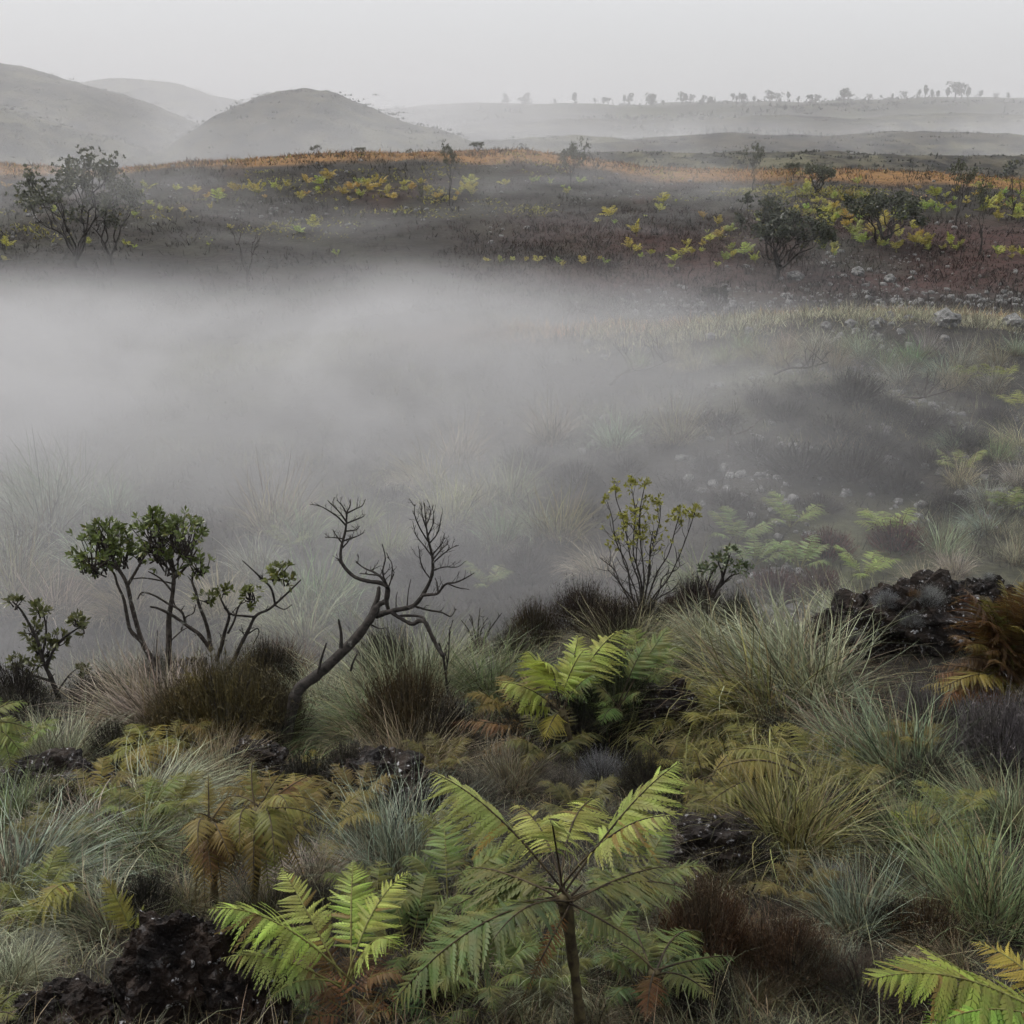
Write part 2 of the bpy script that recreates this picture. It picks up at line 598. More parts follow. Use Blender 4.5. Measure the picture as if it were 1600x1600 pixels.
def mat_rock(name, dark, mid, lichen, lo, scale=1.0):
    m, t = new_mat(name)
    P = t.coord('Object')
    n1 = t.noise(P, 5.0 * scale, 6, 0.7)
    n2 = t.noise(P, 22.0 * scale, 4, 0.65)
    c = t.mix(t.rng(n1, 0.35, 0.68), dark, mid)
    spots = t.math('MULTIPLY', t.rng(n2, lo, lo + 0.05), t.rng(t.noise(P, 3.0 * scale, 2, 0.5), 0.42, 0.58, 0.35, 1.0))
    c = t.mix(t.math('MULTIPLY', t.rng(t.noise(P, 9.0 * scale, 5, 0.75), 0.58, 0.66), 0.5), c, t.mix(0.25, c, lichen))
    c = t.mix(spots, c, lichen)
    vor = t.n('TexVoronoi')
    t.set(vor.inputs['Vector'], P); vor.inputs['Scale'].default_value = 14.0 * scale
    h = t.math('ADD', n1, t.math('ADD', t.math('MULTIPLY', n2, 0.6), t.math('MULTIPLY', vor.outputs['Distance'], 0.25)))
    t.surface(c, t.rng(n2, 0.3, 0.7, 0.5, 0.85), 0.14, t.bump(h, 1.0, 0.05))
    return m


M = {
    'grass': mat_grass('tussock_grass'),
    'dead': mat_grass('dead_grass', (0.17, 0.12, 0.06)),
    'fern': mat_fern('fern_leaf'),
    'deadfern': mat_fern('withered_fern', 0.3),
    'rachis': mat_stem('fern_stalk', (0.02, 0.014, 0.01), (0.06, 0.045, 0.022)),
    'rachis_green': mat_stem('green_fern_stalk', (0.09, 0.075, 0.022), (0.15, 0.16, 0.05)),
    'trunk_fern': mat_stem('fern_trunk', (0.022, 0.016, 0.010), (0.075, 0.062, 0.030)),
    'bark': mat_bark('grey_bark', (0.016, 0.013, 0.011), (0.06, 0.05, 0.042), (0.19, 0.19, 0.17)),
    'bark_dark': mat_bark('dark_bark', (0.010, 0.009, 0.008), (0.040, 0.034, 0.030), (0.11, 0.105, 0.095), 0.64),
    'leaf': mat_leaf('shrub_leaf'),
    'heath': mat_heath('heath_twigs'),
    'rock': mat_rock('volcanic_rock', (0.004, 0.003, 0.003), (0.026, 0.018, 0.013), (0.34, 0.34, 0.35), 0.60),
    'rock_red': mat_rock('reddish_rock', (0.003, 0.002, 0.002), (0.020, 0.012, 0.008), (0.30, 0.30, 0.31), 0.625),
    'rock_pale': mat_rock('lichen_rock', (0.07, 0.07, 0.068), (0.17, 0.17, 0.165), (0.32, 0.32, 0.32), 0.56),
}


# ---------------------------------------------------------------- geometry kit
def blades(mb, root, az, lean, L, bend, w, segs=4, r=None, power=1.3, kink=0.0):
    n = len(root)
    s = np.linspace(0, 1, segs + 1)
    th = lean[:, None] + bend[:, None] * s[None, :] ** power
    mid = (th[:, 1:] + th[:, :-1]) / 2
    d = (L / segs)[:, None]
    aa = az[:, None] + kink * RNG.normal(0, 1, (n, 1)) * s[None, 1:]
    dx = d * np.sin(mid) * np.cos(aa); dy = d * np.sin(mid) * np.sin(aa); dz = d * np.cos(mid)
    P = np.zeros((n, segs + 1, 3))
    P[:, 1:, 0] = np.cumsum(dx, 1); P[:, 1:, 1] = np.cumsum(dy, 1); P[:, 1:, 2] = np.cumsum(dz, 1)
    P += root[:, None, :]
    b = RNG.uniform(0, 2 * math.pi, n)
    side = np.stack([np.cos(b), np.sin(b) * 0.6, np.zeros(n)], -1)[:, None, :]
    wd = (w[:, None] * (1 - 0.88 * s[None, :] ** 1.4) * 0.5)[:, :, None]
    V = np.concatenate([P - side * wd, P + side * wd], 2).reshape(n, segs + 1, 2, 3)
    base = (np.arange(n) * (segs + 1) * 2)[:, None]
    k = np.arange(segs)[None, :] * 2
    q = np.stack([base + k, base + k + 1, base + k + 3, base + k + 2], -1).reshape(-1, 4)
    rr = RNG.uniform(0, 1, n) if r is None else r
    mb.add(V.reshape(-1, 3), q, None, np.repeat(np.tile(s, n), 2), np.repeat(rr, (segs + 1) * 2))


def catmull(pts, n=6):
    p = np.asarray(pts, float)
    if len(p) < 3:
        return np.array([p[0] + (p[-1] - p[0]) * u for u in np.linspace(0, 1, n)])
    q = np.vstack([2 * p[0] - p[1], p, 2 * p[-1] - p[-2]])
    out = []
    for i in range(len(p) - 1):
        a, b, c, d = q[i:i + 4]
        for u in np.linspace(0, 1, n, endpoint=False):
            out.append(0.5 * ((2 * b) + (c - a) * u + (2 * a - 5 * b + 4 * c - d) * u * u + (3 * b - a - 3 * c + d) * u ** 3))
    out.append(p[-1])
    return np.array(out)


def tube(mb, pts, rad, sides=6, wob=0.0):
    p = np.asarray(pts, float)
    n = len(p)
    rad = np.interp(np.linspace(0, 1, n), np.linspace(0, 1, len(rad)), rad)
    if wob:
        rad = rad * (1 + wob * RNG.normal(0, 1, n))
    T = np.gradient(p, axis=0)
    T /= np.linalg.norm(T, axis=1)[:, None] + 1e-9
    u = np.array([0.31, -0.87, 0.38])
    V = []
    for i in range(n):
        u = u - T[i] * np.dot(u, T[i])
        if np.linalg.norm(u) < 1e-4:
            u = np.cross(T[i], [1, 0.2, 0.1])
        u /= np.linalg.norm(u)
        w = np.cross(T[i], u)
        a = np.linspace(0, 2 * math.pi, sides, endpoint=False)
        V.append(p[i] + rad[i] * (np.cos(a)[:, None] * u + np.sin(a)[:, None] * w))
    V = np.concatenate(V)
    q = []
    for i in range(n - 1):
        for k in range(sides):
            a, b = i * sides + k, i * sides + (k + 1) % sides
            q.append((a, b, b + sides, a + sides))
    V = np.vstack([V, p[-1:] + T[-1:] * rad[-1]])
    tip = len(V) - 1
    f = [((n - 1) * sides + k, (n - 1) * sides + (k + 1) % sides, tip) for k in range(sides)]
    mb.add(V, q, f, np.append(np.repeat(np.linspace(0, 1, n), sides), 1.0), rnd.random())


# ---------------------------------------------------------------- ferns
def pinna_template(n=9, half=0.13, droop=0.12, fine=True, bow=0.0):
    """one leaflet along +x, length 1: a midrib with pointed side lobes that meet at their roots; returns verts, quads"""
    V, Q = [], []
    z = lambda x: -droop * x * x
    y0 = lambda x: bow * x * x
    if fine:
        for i in range(n):
            xa, xb = i / n, (i + 1) / n
            x = (xa + xb) / 2
            l = half * min(1.0, 0.72 + 1.4 * x) * max(0.12, (1 - x) ** 0.62)
            for sg in (-1, 1):
                k = len(V)
                V += [(xa, y0(xa), z(xa)), (xa + 0.40 / n, y0(xa) + sg * l * 0.62, z(x) - 0.05 * l), (xb + 0.45 / n, y0(xb) + sg * l, z(xb) - 0.32 * l), (xb, y0(xb) + sg * l * 0.12, z(xb) + 0.01 * l)]
                Q.append((k, k + 3, k + 2, k + 1) if sg > 0 else (k, k + 1, k + 2, k + 3))
        k = len(V)
        for x in (0.0, 0.5, 1.0):
            V += [(x, y0(x) - 0.010 * (1.1 - x), z(x) + 0.004), (x, y0(x) + 0.010 * (1.1 - x), z(x) + 0.004)]
        Q += [(k, k + 2, k + 3, k + 1), (k + 2, k + 4, k + 5, k + 3)]
    else:
        for x0, x1 in ((0, 0.45), (0.45, 1.0)):
            w0 = half * (0.75 if x0 == 0 else 1.0); w1 = half * (1.0 if x1 < 1 else 0.08)
            for sg in (-1, 1):
                k = len(V)
                V += [(x0, 0, z(x0)), (x1, 0, z(x1)), (x1, sg * w1, z(x1) - 0.03), (x0, sg * w0, z(x0) - 0.03)]
                Q.append((k, k + 1, k + 2, k + 3) if sg > 0 else (k, k + 3, k + 2, k + 1))
    return np.array(V, float), np.array(Q, int)


PT = {
    'fine': [pinna_template(9, 0.125, 0.08, True, 0.05), pinna_template(9, 0.115, 0.22, True, -0.06), pinna_template(9, 0.13, 0.36, True, 0.1), pinna_template(8, 0.12, 0.02, True, -0.12)],
    'droop': [pinna_template(9, 0.13, 0.45, True, 0.06), pinna_template(9, 0.125, 0.68, True, -0.08), pinna_template(9, 0.12, 0.28, True, 0.12)],
    'mid': [pinna_template(5, 0.14, 0.15), pinna_template(5, 0.13, 0.3)],
    'low': [pinna_template(1, 0.16, 0.12, False), pinna_template(1, 0.16, 0.3, False)],
}
PMESH = {}


def pinna_mesh(kind, k, mat):
    key = (kind, k, mat.name)
    if key not in PMESH:
        v, q = PT[kind][k]
        PMESH[key] = mesh_np('pinna', v, q, None, mat, {'t': v[:, 0], 'r': np.full(len(v), 0.35 + 0.2 * k)})
    return PMESH[key]


def frond(mb_r, mb_p, base, tip, arch, plen, npairs=20, start=0.22, up=(0, 0, 1), kind='fine', thick=0.0048, sink=0.15, lift=0.0, ragged=0.14, collect=None, curl=0.0):
    """a frond from base to tip (local metres): stalk into mb_r, leaflets into mb_p (or their matrices into collect)"""
    b, t_, up = np.array(base, float), np.array(tip, float), np.array(up, float)
    ln = np.linalg.norm(t_ - b)
    ctrl = (b + t_) / 2 + np.array([0, 0, arch * ln]) + (t_ - b) * 0.02
    s = np.linspace(0, 1, 15)[:, None]
    C = (1 - s) ** 2 * b + 2 * s * (1 - s) * ctrl + s ** 2 * t_
    C[:, 2] -= (curl + 0.05) * ln * (s[:, 0] ** 4)
    bowd = np.cross((t_ - b) / (ln + 1e-9), [0, 0, 1.0])
    C += (rnd.uniform(-0.07, 0.07) * ln * np.sin(s * math.pi)) * bowd
    tube(mb_r, C, [thick, thick * 0.8, thick * 0.22], 5)
    if kind in ('fine', 'droop'): npairs = int(npairs * 1.35)
    seg = np.linspace(start, 0.99, npairs)
    P = np.stack([np.interp(seg, s[:, 0], C[:, k]) for k in range(3)], -1)
    Tg = np.gradient(C, axis=0)
    T = np.stack([np.interp(seg, s[:, 0], Tg[:, k]) for k in range(3)], -1)
    T /= np.linalg.norm(T, axis=1)[:, None]
    out = 0
    tm = PT[kind]
    for i, u in enumerate(seg):
        v = (u - start) / (1 - start)
        L = plen * ln * min(1.0, 0.45 + 2.6 * v) * (1 - v ** 1.5) ** 0.9 + 0.012 * ln
        N = up - T[i] * np.dot(up, T[i])
        N /= np.linalg.norm(N) + 1e-6
        S = np.cross(T[i], N)
        fa = math.radians(14 + 34 * v + rnd.uniform(-5, 5))
        for sg in (-1, 1):
            if rnd.random() < ragged * 0.35:
                continue
            X = sg * S * math.cos(fa) + T[i] * math.sin(fa) - N * (sink - lift * (1 - v) + rnd.uniform(-0.14, 0.14))
            X /= np.linalg.norm(X)
            Zv = N + 0.22 * RNG.normal(0, 1, 3)
            Zv = Zv - X * np.dot(Zv, X); Zv /= np.linalg.norm(Zv)
            Yv = np.cross(Zv, X)
            sc = L * rnd.uniform(1 - ragged, 1 + ragged)
            k = rnd.randrange(len(tm))
            if collect is not None:
                collect.append((k, Matrix(((X[0] * sc, Yv[0] * sc, Zv[0] * sc, P[i][0]), (X[1] * sc, Yv[1] * sc, Zv[1] * sc, P[i][1]), (X[2] * sc, Yv[2] * sc, Zv[2] * sc, P[i][2]), (0, 0, 0, 1)))))
            else:
                tv, tq = tm[k]
                mb_p.add((tv @ np.stack([X, Yv, Zv])) * sc + P[i], tq, None, tv[:, 0], rnd.random())
            out += 1
    return out


class MB2(MB):
    """stalk and leaflets of one frond as one mesh with two materials"""


def frond_mesh(name, mat_r, mat_p, **kw):
    a, b = MB(), MB()
    frond(a, b, **kw)
    na = sum(len(x) for x in a.q) + sum(len(x) for x in a.f)
    me = join_mesh(name, [(a, mat_r), (b, mat_p)])
    return me


def join_mesh(name, groups):
    V, Q, T3, tt, rr, mi_q, mi_t, n = [], [], [], [], [], [], [], 0
    for gi, (g, mat) in enumerate(groups):
        if not g.v: continue
        V.append(np.concatenate(g.v)); tt.append(np.concatenate(g.t)); rr.append(np.concatenate(g.r))
        if g.q:
            q = np.concatenate(g.q) + n; Q.append(q); mi_q.append(np.full(len(q), gi))
        if g.f:
            f = np.concatenate(g.f) + n; T3.append(f); mi_t.append(np.full(len(f), gi))
        n += g.n
    me = mesh_np(name, np.concatenate(V), np.concatenate(Q) if Q else None, np.concatenate(T3) if T3 else None, None, {'t': np.concatenate(tt), 'r': np.concatenate(rr)})
    for g, mat in groups:
        me.materials.append(mat)
    me.polygons.foreach_set('material_index', np.concatenate(mi_q + mi_t).astype(np.int32))
    return me


def fern_by_tips(name, label, crown, fronds, color, group=None, mat=None, rachis=None, pinna_objects=False, kind='fine', trunk=None, plen=0.26, color_alt=None):
    """crown: world point the fronds leave from; fronds: (tip point, arch, options)"""
    mat = mat or M['fern']; rachis = rachis or M['rachis']
    root = Vector(crown) if trunk is None else Vector(trunk[0])
    e = thing(name, label, 'fern', root, group=group)
    off = np.array(Vector(crown) - root)
    if trunk is not None:
        mb = MB()
        pts = np.array([np.array(Vector(p) - root) for p in trunk] + [off])
        tube(mb, catmull(pts, 6), [0.026, 0.020, 0.018, 0.021, 0.027], 10, 0.06)
        obj('trunk', mb.mesh('trunk', M['trunk_fern'], True), e)
        mb = MB()            # old stalk stubs round the crown
        for k in range(9):
            a = k / 9 * 2 * math.pi + rnd.random()
            p0 = off + np.array([0.02 * math.cos(a), 0.02 * math.sin(a), -0.06 * rnd.random()])
            tube(mb, [p0, p0 + np.array([math.cos(a) * 0.05, math.sin(a) * 0.05, 0.04])], [0.007, 0.003], 5)
        obj('stalk_stubs', mb.mesh('stalk_stubs', M['rachis']), e)
    for i, f in enumerate(fronds):
        tip, arch = np.array(Vector(f[0]) - root), f[1]
        kw = dict(f[2]) if len(f) > 2 else {}
        colr = kw.pop('color', color); m_p = kw.pop('mat', mat); m_r = kw.pop('rachis', rachis); po = kw.pop('pinna_objects', pinna_objects)
        b0 = off + np.array([rnd.uniform(-0.03, 0.03), rnd.uniform(-0.03, 0.03), 0.0])
        kw = dict(dict(plen=plen, kind=kind), **kw)
        jit = [c * rnd.uniform(0.88, 1.12) for c in colr]
        if po:
            a, lst = MB(), []
            frond(a, None, b0, tip, arch, collect=lst, **kw)
            fo = obj('frond', a.mesh('frond', m_r, True), e)
            for k, mx in lst:
                o = bpy.data.objects.new('pinna', pinna_mesh(kw['kind'], k, m_p))
                link(o, fo)
                o.matrix_local = mx
                v = rnd.uniform(0.75, 1.2)
                o.color = (jit[0] * v, jit[1] * v, jit[2] * v, 1) if rnd.random() > 0.06 else (0.22 * v, 0.15 * v, 0.04, 1)
        else:
            obj('frond', frond_mesh('frond', m_r, m_p, base=b0, tip=tip, arch=arch, **kw), e, color=jit)
    return e


FERN_VARIANTS = {}


def fern_variant(key, n, L, el, arch, kind, npairs, plen=0.25):
    """local frond meshes of a generic fern, made once"""
    if key not in FERN_VARIANTS:
        lst = []
        a0 = rnd.random() * 6
        for i in range(n):
            a = a0 + i / n * 2 * math.pi + rnd.uniform(-0.25, 0.25)
            e_ = math.radians(el + rnd.uniform(-14, 14))
            l = L * rnd.uniform(0.75, 1.1)
            tip = (l * math.cos(e_) * math.cos(a), l * math.cos(e_) * math.sin(a), l * math.sin(e_))
            lst.append(frond_mesh('frond', M['rachis_green'], M['fern'], base=(0, 0, 0), tip=tip, arch=arch * rnd.uniform(0.7, 1.3), plen=plen, npairs=npairs, kind=kind, thick=0.006 * L, ragged=0.12, curl=0.1))
        FERN_VARIANTS[key] = lst
    return FERN_VARIANTS[key]


def place_fern(label, loc, scale, color, variant, group=None, rotz=None, name='fern'):
    e = thing(name, label, 'fern', loc, rnd.uniform(0, 6.28) if rotz is None else rotz, scale, group)
    for me in variant:
        j = rnd.uniform(0.8, 1.2)
        obj('frond', me, e, color=[c * j for c in color])
    return e


# ---------------------------------------------------------------- tussocks
TUSS = {}


def tussock_variant(key, n=1100, wind=(0.0, 0.0), droop=1.5, spread=0.16, stiff=0.0, w=0.0075):
    """living blades and dead skirt of a tussock about one metre across, made once"""
    if key in TUSS:
        return TUSS[key]
    out = []
    for part, cnt in (('live', n), ('dead', n // 3)):
        mb = MB()
        rr = np.sqrt(RNG.uniform(0, 1, cnt)) * spread
        a = RNG.uniform(0, 2 * math.pi, cnt)
        root = np.stack([rr * np.cos(a), rr * np.sin(a), RNG.uniform(-0.04, 0.02, cnt)], -1)
        if part == 'live':
            dx = np.cos(a) * (rr / spread) + wind[0] + RNG.normal(0, 0.35, cnt)
            dy = np.sin(a) * (rr / spread) + wind[1] + RNG.normal(0, 0.35, cnt)
            az = np.arctan2(dy, dx)
            mag = np.clip(np.hypot(dx, dy), 0, 1.6)
            lean = 0.1 + 0.42 * mag + RNG.normal(0, 0.2, cnt)
            L = RNG.uniform(0.3, 0.92, cnt) * (1.05 - 0.15 * mag)
            bend = (droop * (0.35 + 0.5 * mag) + RNG.normal(0, 0.45, cnt)) * (1 - stiff)
        else:
            az = a + RNG.normal(0, 0.5, cnt)
            lean = RNG.uniform(0.7, 1.4, cnt)
            L = RNG.uniform(0.25, 0.6, cnt)
            bend = RNG.uniform(0.3, 1.4, cnt)
        blades(mb, root, az, lean, L, bend, RNG.uniform(0.4, 1.35, cnt) * w, 6 if part == 'live' else 3, kink=0.7)
        out.append(mb)
    TUSS[key] = (out[0].mesh('blades', M['grass']), out[1].mesh('dead_blades', M['dead']))
    return TUSS[key]


def place_tussock(label, loc, scale, color, variant, group=None, rotz=0.0, dead=(0.15, 0.115, 0.065), name='grass_tussock'):
    e = thing(name, label, 'tussock', loc, rotz, scale, group)
    obj('blades', variant[0], e, color=color, kind='stuff')
    obj('dead_blades', variant[1], e, color=dead, kind='stuff')
    return e


# ---------------------------------------------------------------- heath mounds
HEATH = {}


def heath_variant(key, n=1600, tall=0.62, fine=0.004, tuft=0.26, upright=0.5, leafy=2):
    """a low rounded shrub one metre across: woody stems and fine twig tips"""
    if key in HEATH:
        return HEATH[key]
    mb, ms = MB(), MB()
    a = RNG.uniform(0, 2 * math.pi, n)
    ct = RNG.uniform(0.05, 1, n)
    st = np.sqrt(1 - ct ** 2)
    d = np.stack([st * np.cos(a), st * np.sin(a), ct], -1)
    lump = 0.72 + 0.28 * vnoise(d[:, 0] * 3 + 5, d[:, 1] * 3 + d[:, 2] * 2, hash(key) % 97)
    rad = RNG.uniform(0.45, 0.92, n) * lump
    root = d * rad[:, None] * np.array([0.5, 0.5, tall])
    L = RNG.uniform(0.5, 1.2, n) * tuft
    lean = np.arccos(np.clip(ct, 0, 1)) * (1 - upright) + RNG.normal(0, 0.22, n)
    r = RNG.uniform(0, 1, n)
    blades(mb, root, a, lean, L, RNG.normal(0.0, 0.3, n), RNG.uniform(0.7, 1.5, n) * fine, 2, r)
    for _ in range(leafy):       # scale leaves along the twigs
        f = RNG.uniform(0.2, 1.0, n)
        th = lean
        p = root + (L * f)[:, None] * np.stack([np.sin(th) * np.cos(a), np.sin(th) * np.sin(a), np.cos(th)], -1)
        blades(mb, p, RNG.uniform(0, 6.28, n), RNG.uniform(0.2, 1.1, n), RNG.uniform(0.02, 0.05, n), RNG.normal(0, 0.3, n), RNG.uniform(1.2, 2.2, n) * fine, 1, r)
    for k in range(26):
        aa, cc = rnd.uniform(0, 6.28), rnd.uniform(0.15, 1)
        ss = math.sqrt(1 - cc * cc)
        e = np.array([0.42 * ss * math.cos(aa), 0.42 * ss * math.sin(aa), tall * 0.85 * cc])
        tube(ms, catmull([(rnd.uniform(-.05, .05), rnd.uniform(-.05, .05), -0.05), e * 0.5 + np.array([0, 0, 0.04]), e], 3), [0.011, 0.007, 0.003], 4)
    HEATH[key] = (mb.mesh('twig_tips', M['heath']), ms.mesh('woody_stems', M['bark_dark']))
    return HEATH[key]


def place_heath(label, loc, scale, color, variant, group=None, rotz=None, name='heath_shrub', cat='shrub'):
    e = thing(name, label, cat, loc, rnd.uniform(0, 6.28) if rotz is None else rotz, scale, group)
    obj('twig_tips', variant[0], e, color=color, kind='stuff')
    obj('woody_stems', variant[1], e)
    return e


# ---------------------------------------------------------------- rocks
from mathutils import noise as mnoise
import bmesh


def rock_mesh(seed, size, mat, sub=4, rough=0.28, jag=0.5):
    bm = bmesh.new()
    bmesh.ops.create_icosphere(bm, subdivisions=sub, radius=1.0)
    off = Vector((seed * 3.7, seed * 1.3, seed * 7.1))
    for v in bm.verts:
        p = v.co.copy()
        d = mnoise.voronoi(p * 1.5 + off)[0]
        k = 1 + rough * mnoise.fractal(p * 1.2 + off, 1.0, 2.0, 4) + jag * 0.5 * (d[1] - d[0]) - jag * 0.18
        k += 0.10 * mnoise.fractal(p * 4.5 + off, 1.0, 2.0, 3) + 0.07 * abs(mnoise.noise(p * 11 + off)) + 0.13 * mnoise.cell(p * 2.4 + off + Vector((0.3, 0.1, 0.2)) * mnoise.noise(p * 2)) + 0.06 * mnoise.cell(p * 5.3 + off)
        v.co = Vector((p.x * k * size[0], p.y * k * size[1], p.z * k * size[2]))
    me = bpy.data.meshes.new('rock')
    bm.to_mesh(me)
    bm.free()
    me.materials.append(mat)
    return me


def place_rock(label, loc, size, seed, mat='rock', sub=4, sink=0.3, rotz=0.0, group=None, rough=0.28, jag=0.5, name='rock', tilt=0.0):
    o = obj(name, rock_mesh(seed, size, M[mat], sub, rough, jag), None, Vector(loc) + Vector((0, 0, size[2] * (1 - 2 * sink))), (tilt, 0, rotz))
    return tag(o, label, 'rock', group)


# ---------------------------------------------------------------- leaves
def leaf_cluster(mb, centre, axis, n, L, W, spread=0.9, r=None):
    """a rosette of n leaves round a twig end"""
    axis = np.array(axis, float); axis /= np.linalg.norm(axis) + 1e-9
    u = np.cross(axis, [0.3, 0.9, 0.2]); u /= np.linalg.norm(u) + 1e-9
    w = np.cross(axis, u)
    for i in range(n):
        a = i * 2.4 + rnd.uniform(-0.4, 0.4)
        sp = rnd.uniform(0.35, 1.0) * spread
        d = axis * math.cos(sp) + (u * math.cos(a) + w * math.sin(a)) * math.sin(sp)
        side = np.cross(d, axis + 0.3 * RNG.normal(0, 1, 3)); side /= np.linalg.norm(side) + 1e-9
        nn = np.cross(side, d)
        l, ww = L * rnd.uniform(0.7, 1.15), W * rnd.uniform(0.8, 1.2)
        c = np.array(centre) + axis * rnd.uniform(-0.3, 0.15) * L
        v = [c, c + d * l * 0.6 + side * ww * 0.5 - nn * 0.06 * l, c + d * l, c + d * l * 0.6 - side * ww * 0.5 - nn * 0.06 * l, c + d * l * 0.55 + nn * 0.05 * l]
        mb.add(v, None, [(0, 1, 4), (1, 2, 4), (2, 3, 4), (3, 0, 4)], 0.5, rnd.random())


def twigs_from(p, d, n, L, rad, depth, spread, tips, mb, up=0.15):
    """a spray of forking twigs; collects the ends"""
    for i in range(n):
        dd = np.array(d, float) + spread * RNG.normal(0, 1, 3) * np.array([1, 1, 0.7]) + np.array([0, 0, up])
        dd /= np.linalg.norm(dd)
        l = L * rnd.uniform(0.6, 1.2)
        m_ = np.array(p) + dd * l * 0.5 + RNG.normal(0, 0.06, 3) * l
        e = np.array(p) + dd * l
        tube(mb, catmull([p, m_, e], 3), [rad, rad * 0.75, rad * 0.5], 4)
        if depth > 0:
            twigs_from(e, dd, 2 + (rnd.random() < 0.5), L * 0.7, rad * 0.55, depth - 1, spread, tips, mb, up)
        else:
            tips.append((e, dd))

# ================================================================== SMALL TREES ON THE FOREGROUND RIDGE
def place_px(p, Y0, dy, origin):
    q = at(p[0], p[1], Y0 + dy)
    return np.array(q) - np.array(origin)


class Woody:
    """a small tree or shrub: branch lines given as photograph pixels around its own distance, with real depth"""
    def __init__(self, name, label, cat, base, bark, group=None, dist=None):
        self.g = fore_at(*base) if dist is None else on(base[0], dist)
        self.Y = self.g[1]
        self.k = m_per_px(self.g)
        self.bark = bark
        self.e = thing(name, label, cat, self.g, group=group)
        self.mb = MB()
        self.leaf = MB()
        self.rooted = False

    def pt(self, p, dy):
        return place_px(p, self.Y, dy, self.g)

    def limb(self, pts, r0, r1, d0=0.0, d1=0.0, sides=7, side_twigs=0, tw_len=30, tw_r=0.9, tw_up=0.5, wob=0.06):
        n = len(pts)
        P = [self.pt(p, d0 + (d1 - d0) * i / (n - 1) + (rnd.uniform(-1, 1) * 3 * self.k if 0 < i < n - 1 else 0)) for i, p in enumerate(pts)]
        if not self.rooted:
            self.rooted = True
            P = [np.array((P[0][0] * 0.3, 0.0, -0.08))] + P if np.linalg.norm(P[0]) > 0.05 else P
        C = catmull(P, 5)
        tube(self.mb, C, [r0 * self.k, (r0 + r1) / 2 * self.k, r1 * self.k], sides, wob)
        tips = []
        for j in range(side_twigs):
            f = rnd.uniform(0.15, 1.0)
            i = min(int(f * (len(C) - 1)), len(C) - 2)
            T = C[i + 1] - C[i]
            T = T / np.linalg.norm(T)
            d = T * 0.55 + RNG.normal(0, 0.65, 3) * np.array([1, 0.8, 0.6]) + np.array([0, 0, tw_up])
            d /= np.linalg.norm(d)
            l = tw_len * self.k * rnd.uniform(0.4, 1.1) * (1.1 - 0.5 * f)
            m_ = C[i] + d * l * 0.5 + RNG.normal(0, 0.05, 3) * l
            e = C[i] + d * l + np.array([0, 0, 0.12 * l])
            tube(self.mb, catmull([C[i], m_, e], 3), [tw_r * self.k, tw_r * 0.75 * self.k, tw_r * 0.45 * self.k], 4)
            tips.append((e, d))
            if l > tw_len * self.k * 0.5:
                for s_ in range(2):
                    dd = d + RNG.normal(0, 0.45, 3) + np.array([0, 0, 0.2]); dd /= np.linalg.norm(dd)
                    b = m_ + (e - m_) * rnd.random()
                    e2 = b + dd * l * 0.5
                    tube(self.mb, [b, (b + e2) / 2 + RNG.normal(0, 0.03, 3) * l, e2], [tw_r * 0.6 * self.k, tw_r * 0.35 * self.k], 4)
                    tips.append((e2, dd))
        return C, tips

    def cluster(self, px, py, rx, ry, n, size=13, dy=0.0, twig=True, src=None, depth=1.0):
        """n leaf rosettes in an uneven ellipsoid"""
        c = self.pt((px, py), dy)
        rx, ry, size = rx * self.k, ry * self.k, size * self.k
        for i in range(n):
            d = RNG.normal(0, 1, 3); d /= np.linalg.norm(d)
            if rnd.random() < 0.75: d[2] = abs(d[2]) if rnd.random() < 0.7 else d[2]
            f = rnd.uniform(0.35, 1.0) ** 0.6 * rnd.uniform(0.82, 1.1)
            p = c + d * np.array([rx, (rx + ry) / 2 * depth, ry]) * f
            leaf_cluster(self.leaf, p, d + np.array([0, -0.1, 0.5]), rnd.randint(5, 8), size, size * 0.42, 1.25)
            if twig and rnd.random() < 0.6:
                s_ = c + np.array([rnd.uniform(-.3, .3) * rx, rnd.uniform(-.2, .2) * rx, -ry * rnd.uniform(0.5, 1.0)])
                m_ = (s_ + p) / 2 + RNG.normal(0, 0.1, 3) * rx
                tube(self.mb, catmull([s_, m_, p], 3), [1.3 * self.k, 0.9 * self.k, 0.5 * self.k], 4)

    def done(self, color=None, trunk_name='trunk', crown_name='crown'):
        obj(trunk_name, self.mb.mesh(trunk_name, M[self.bark], True), self.e)
        if self.leaf.v:
            obj(crown_name, self.leaf.mesh(crown_name, M['leaf']), self.e, color=color)
        return self.e


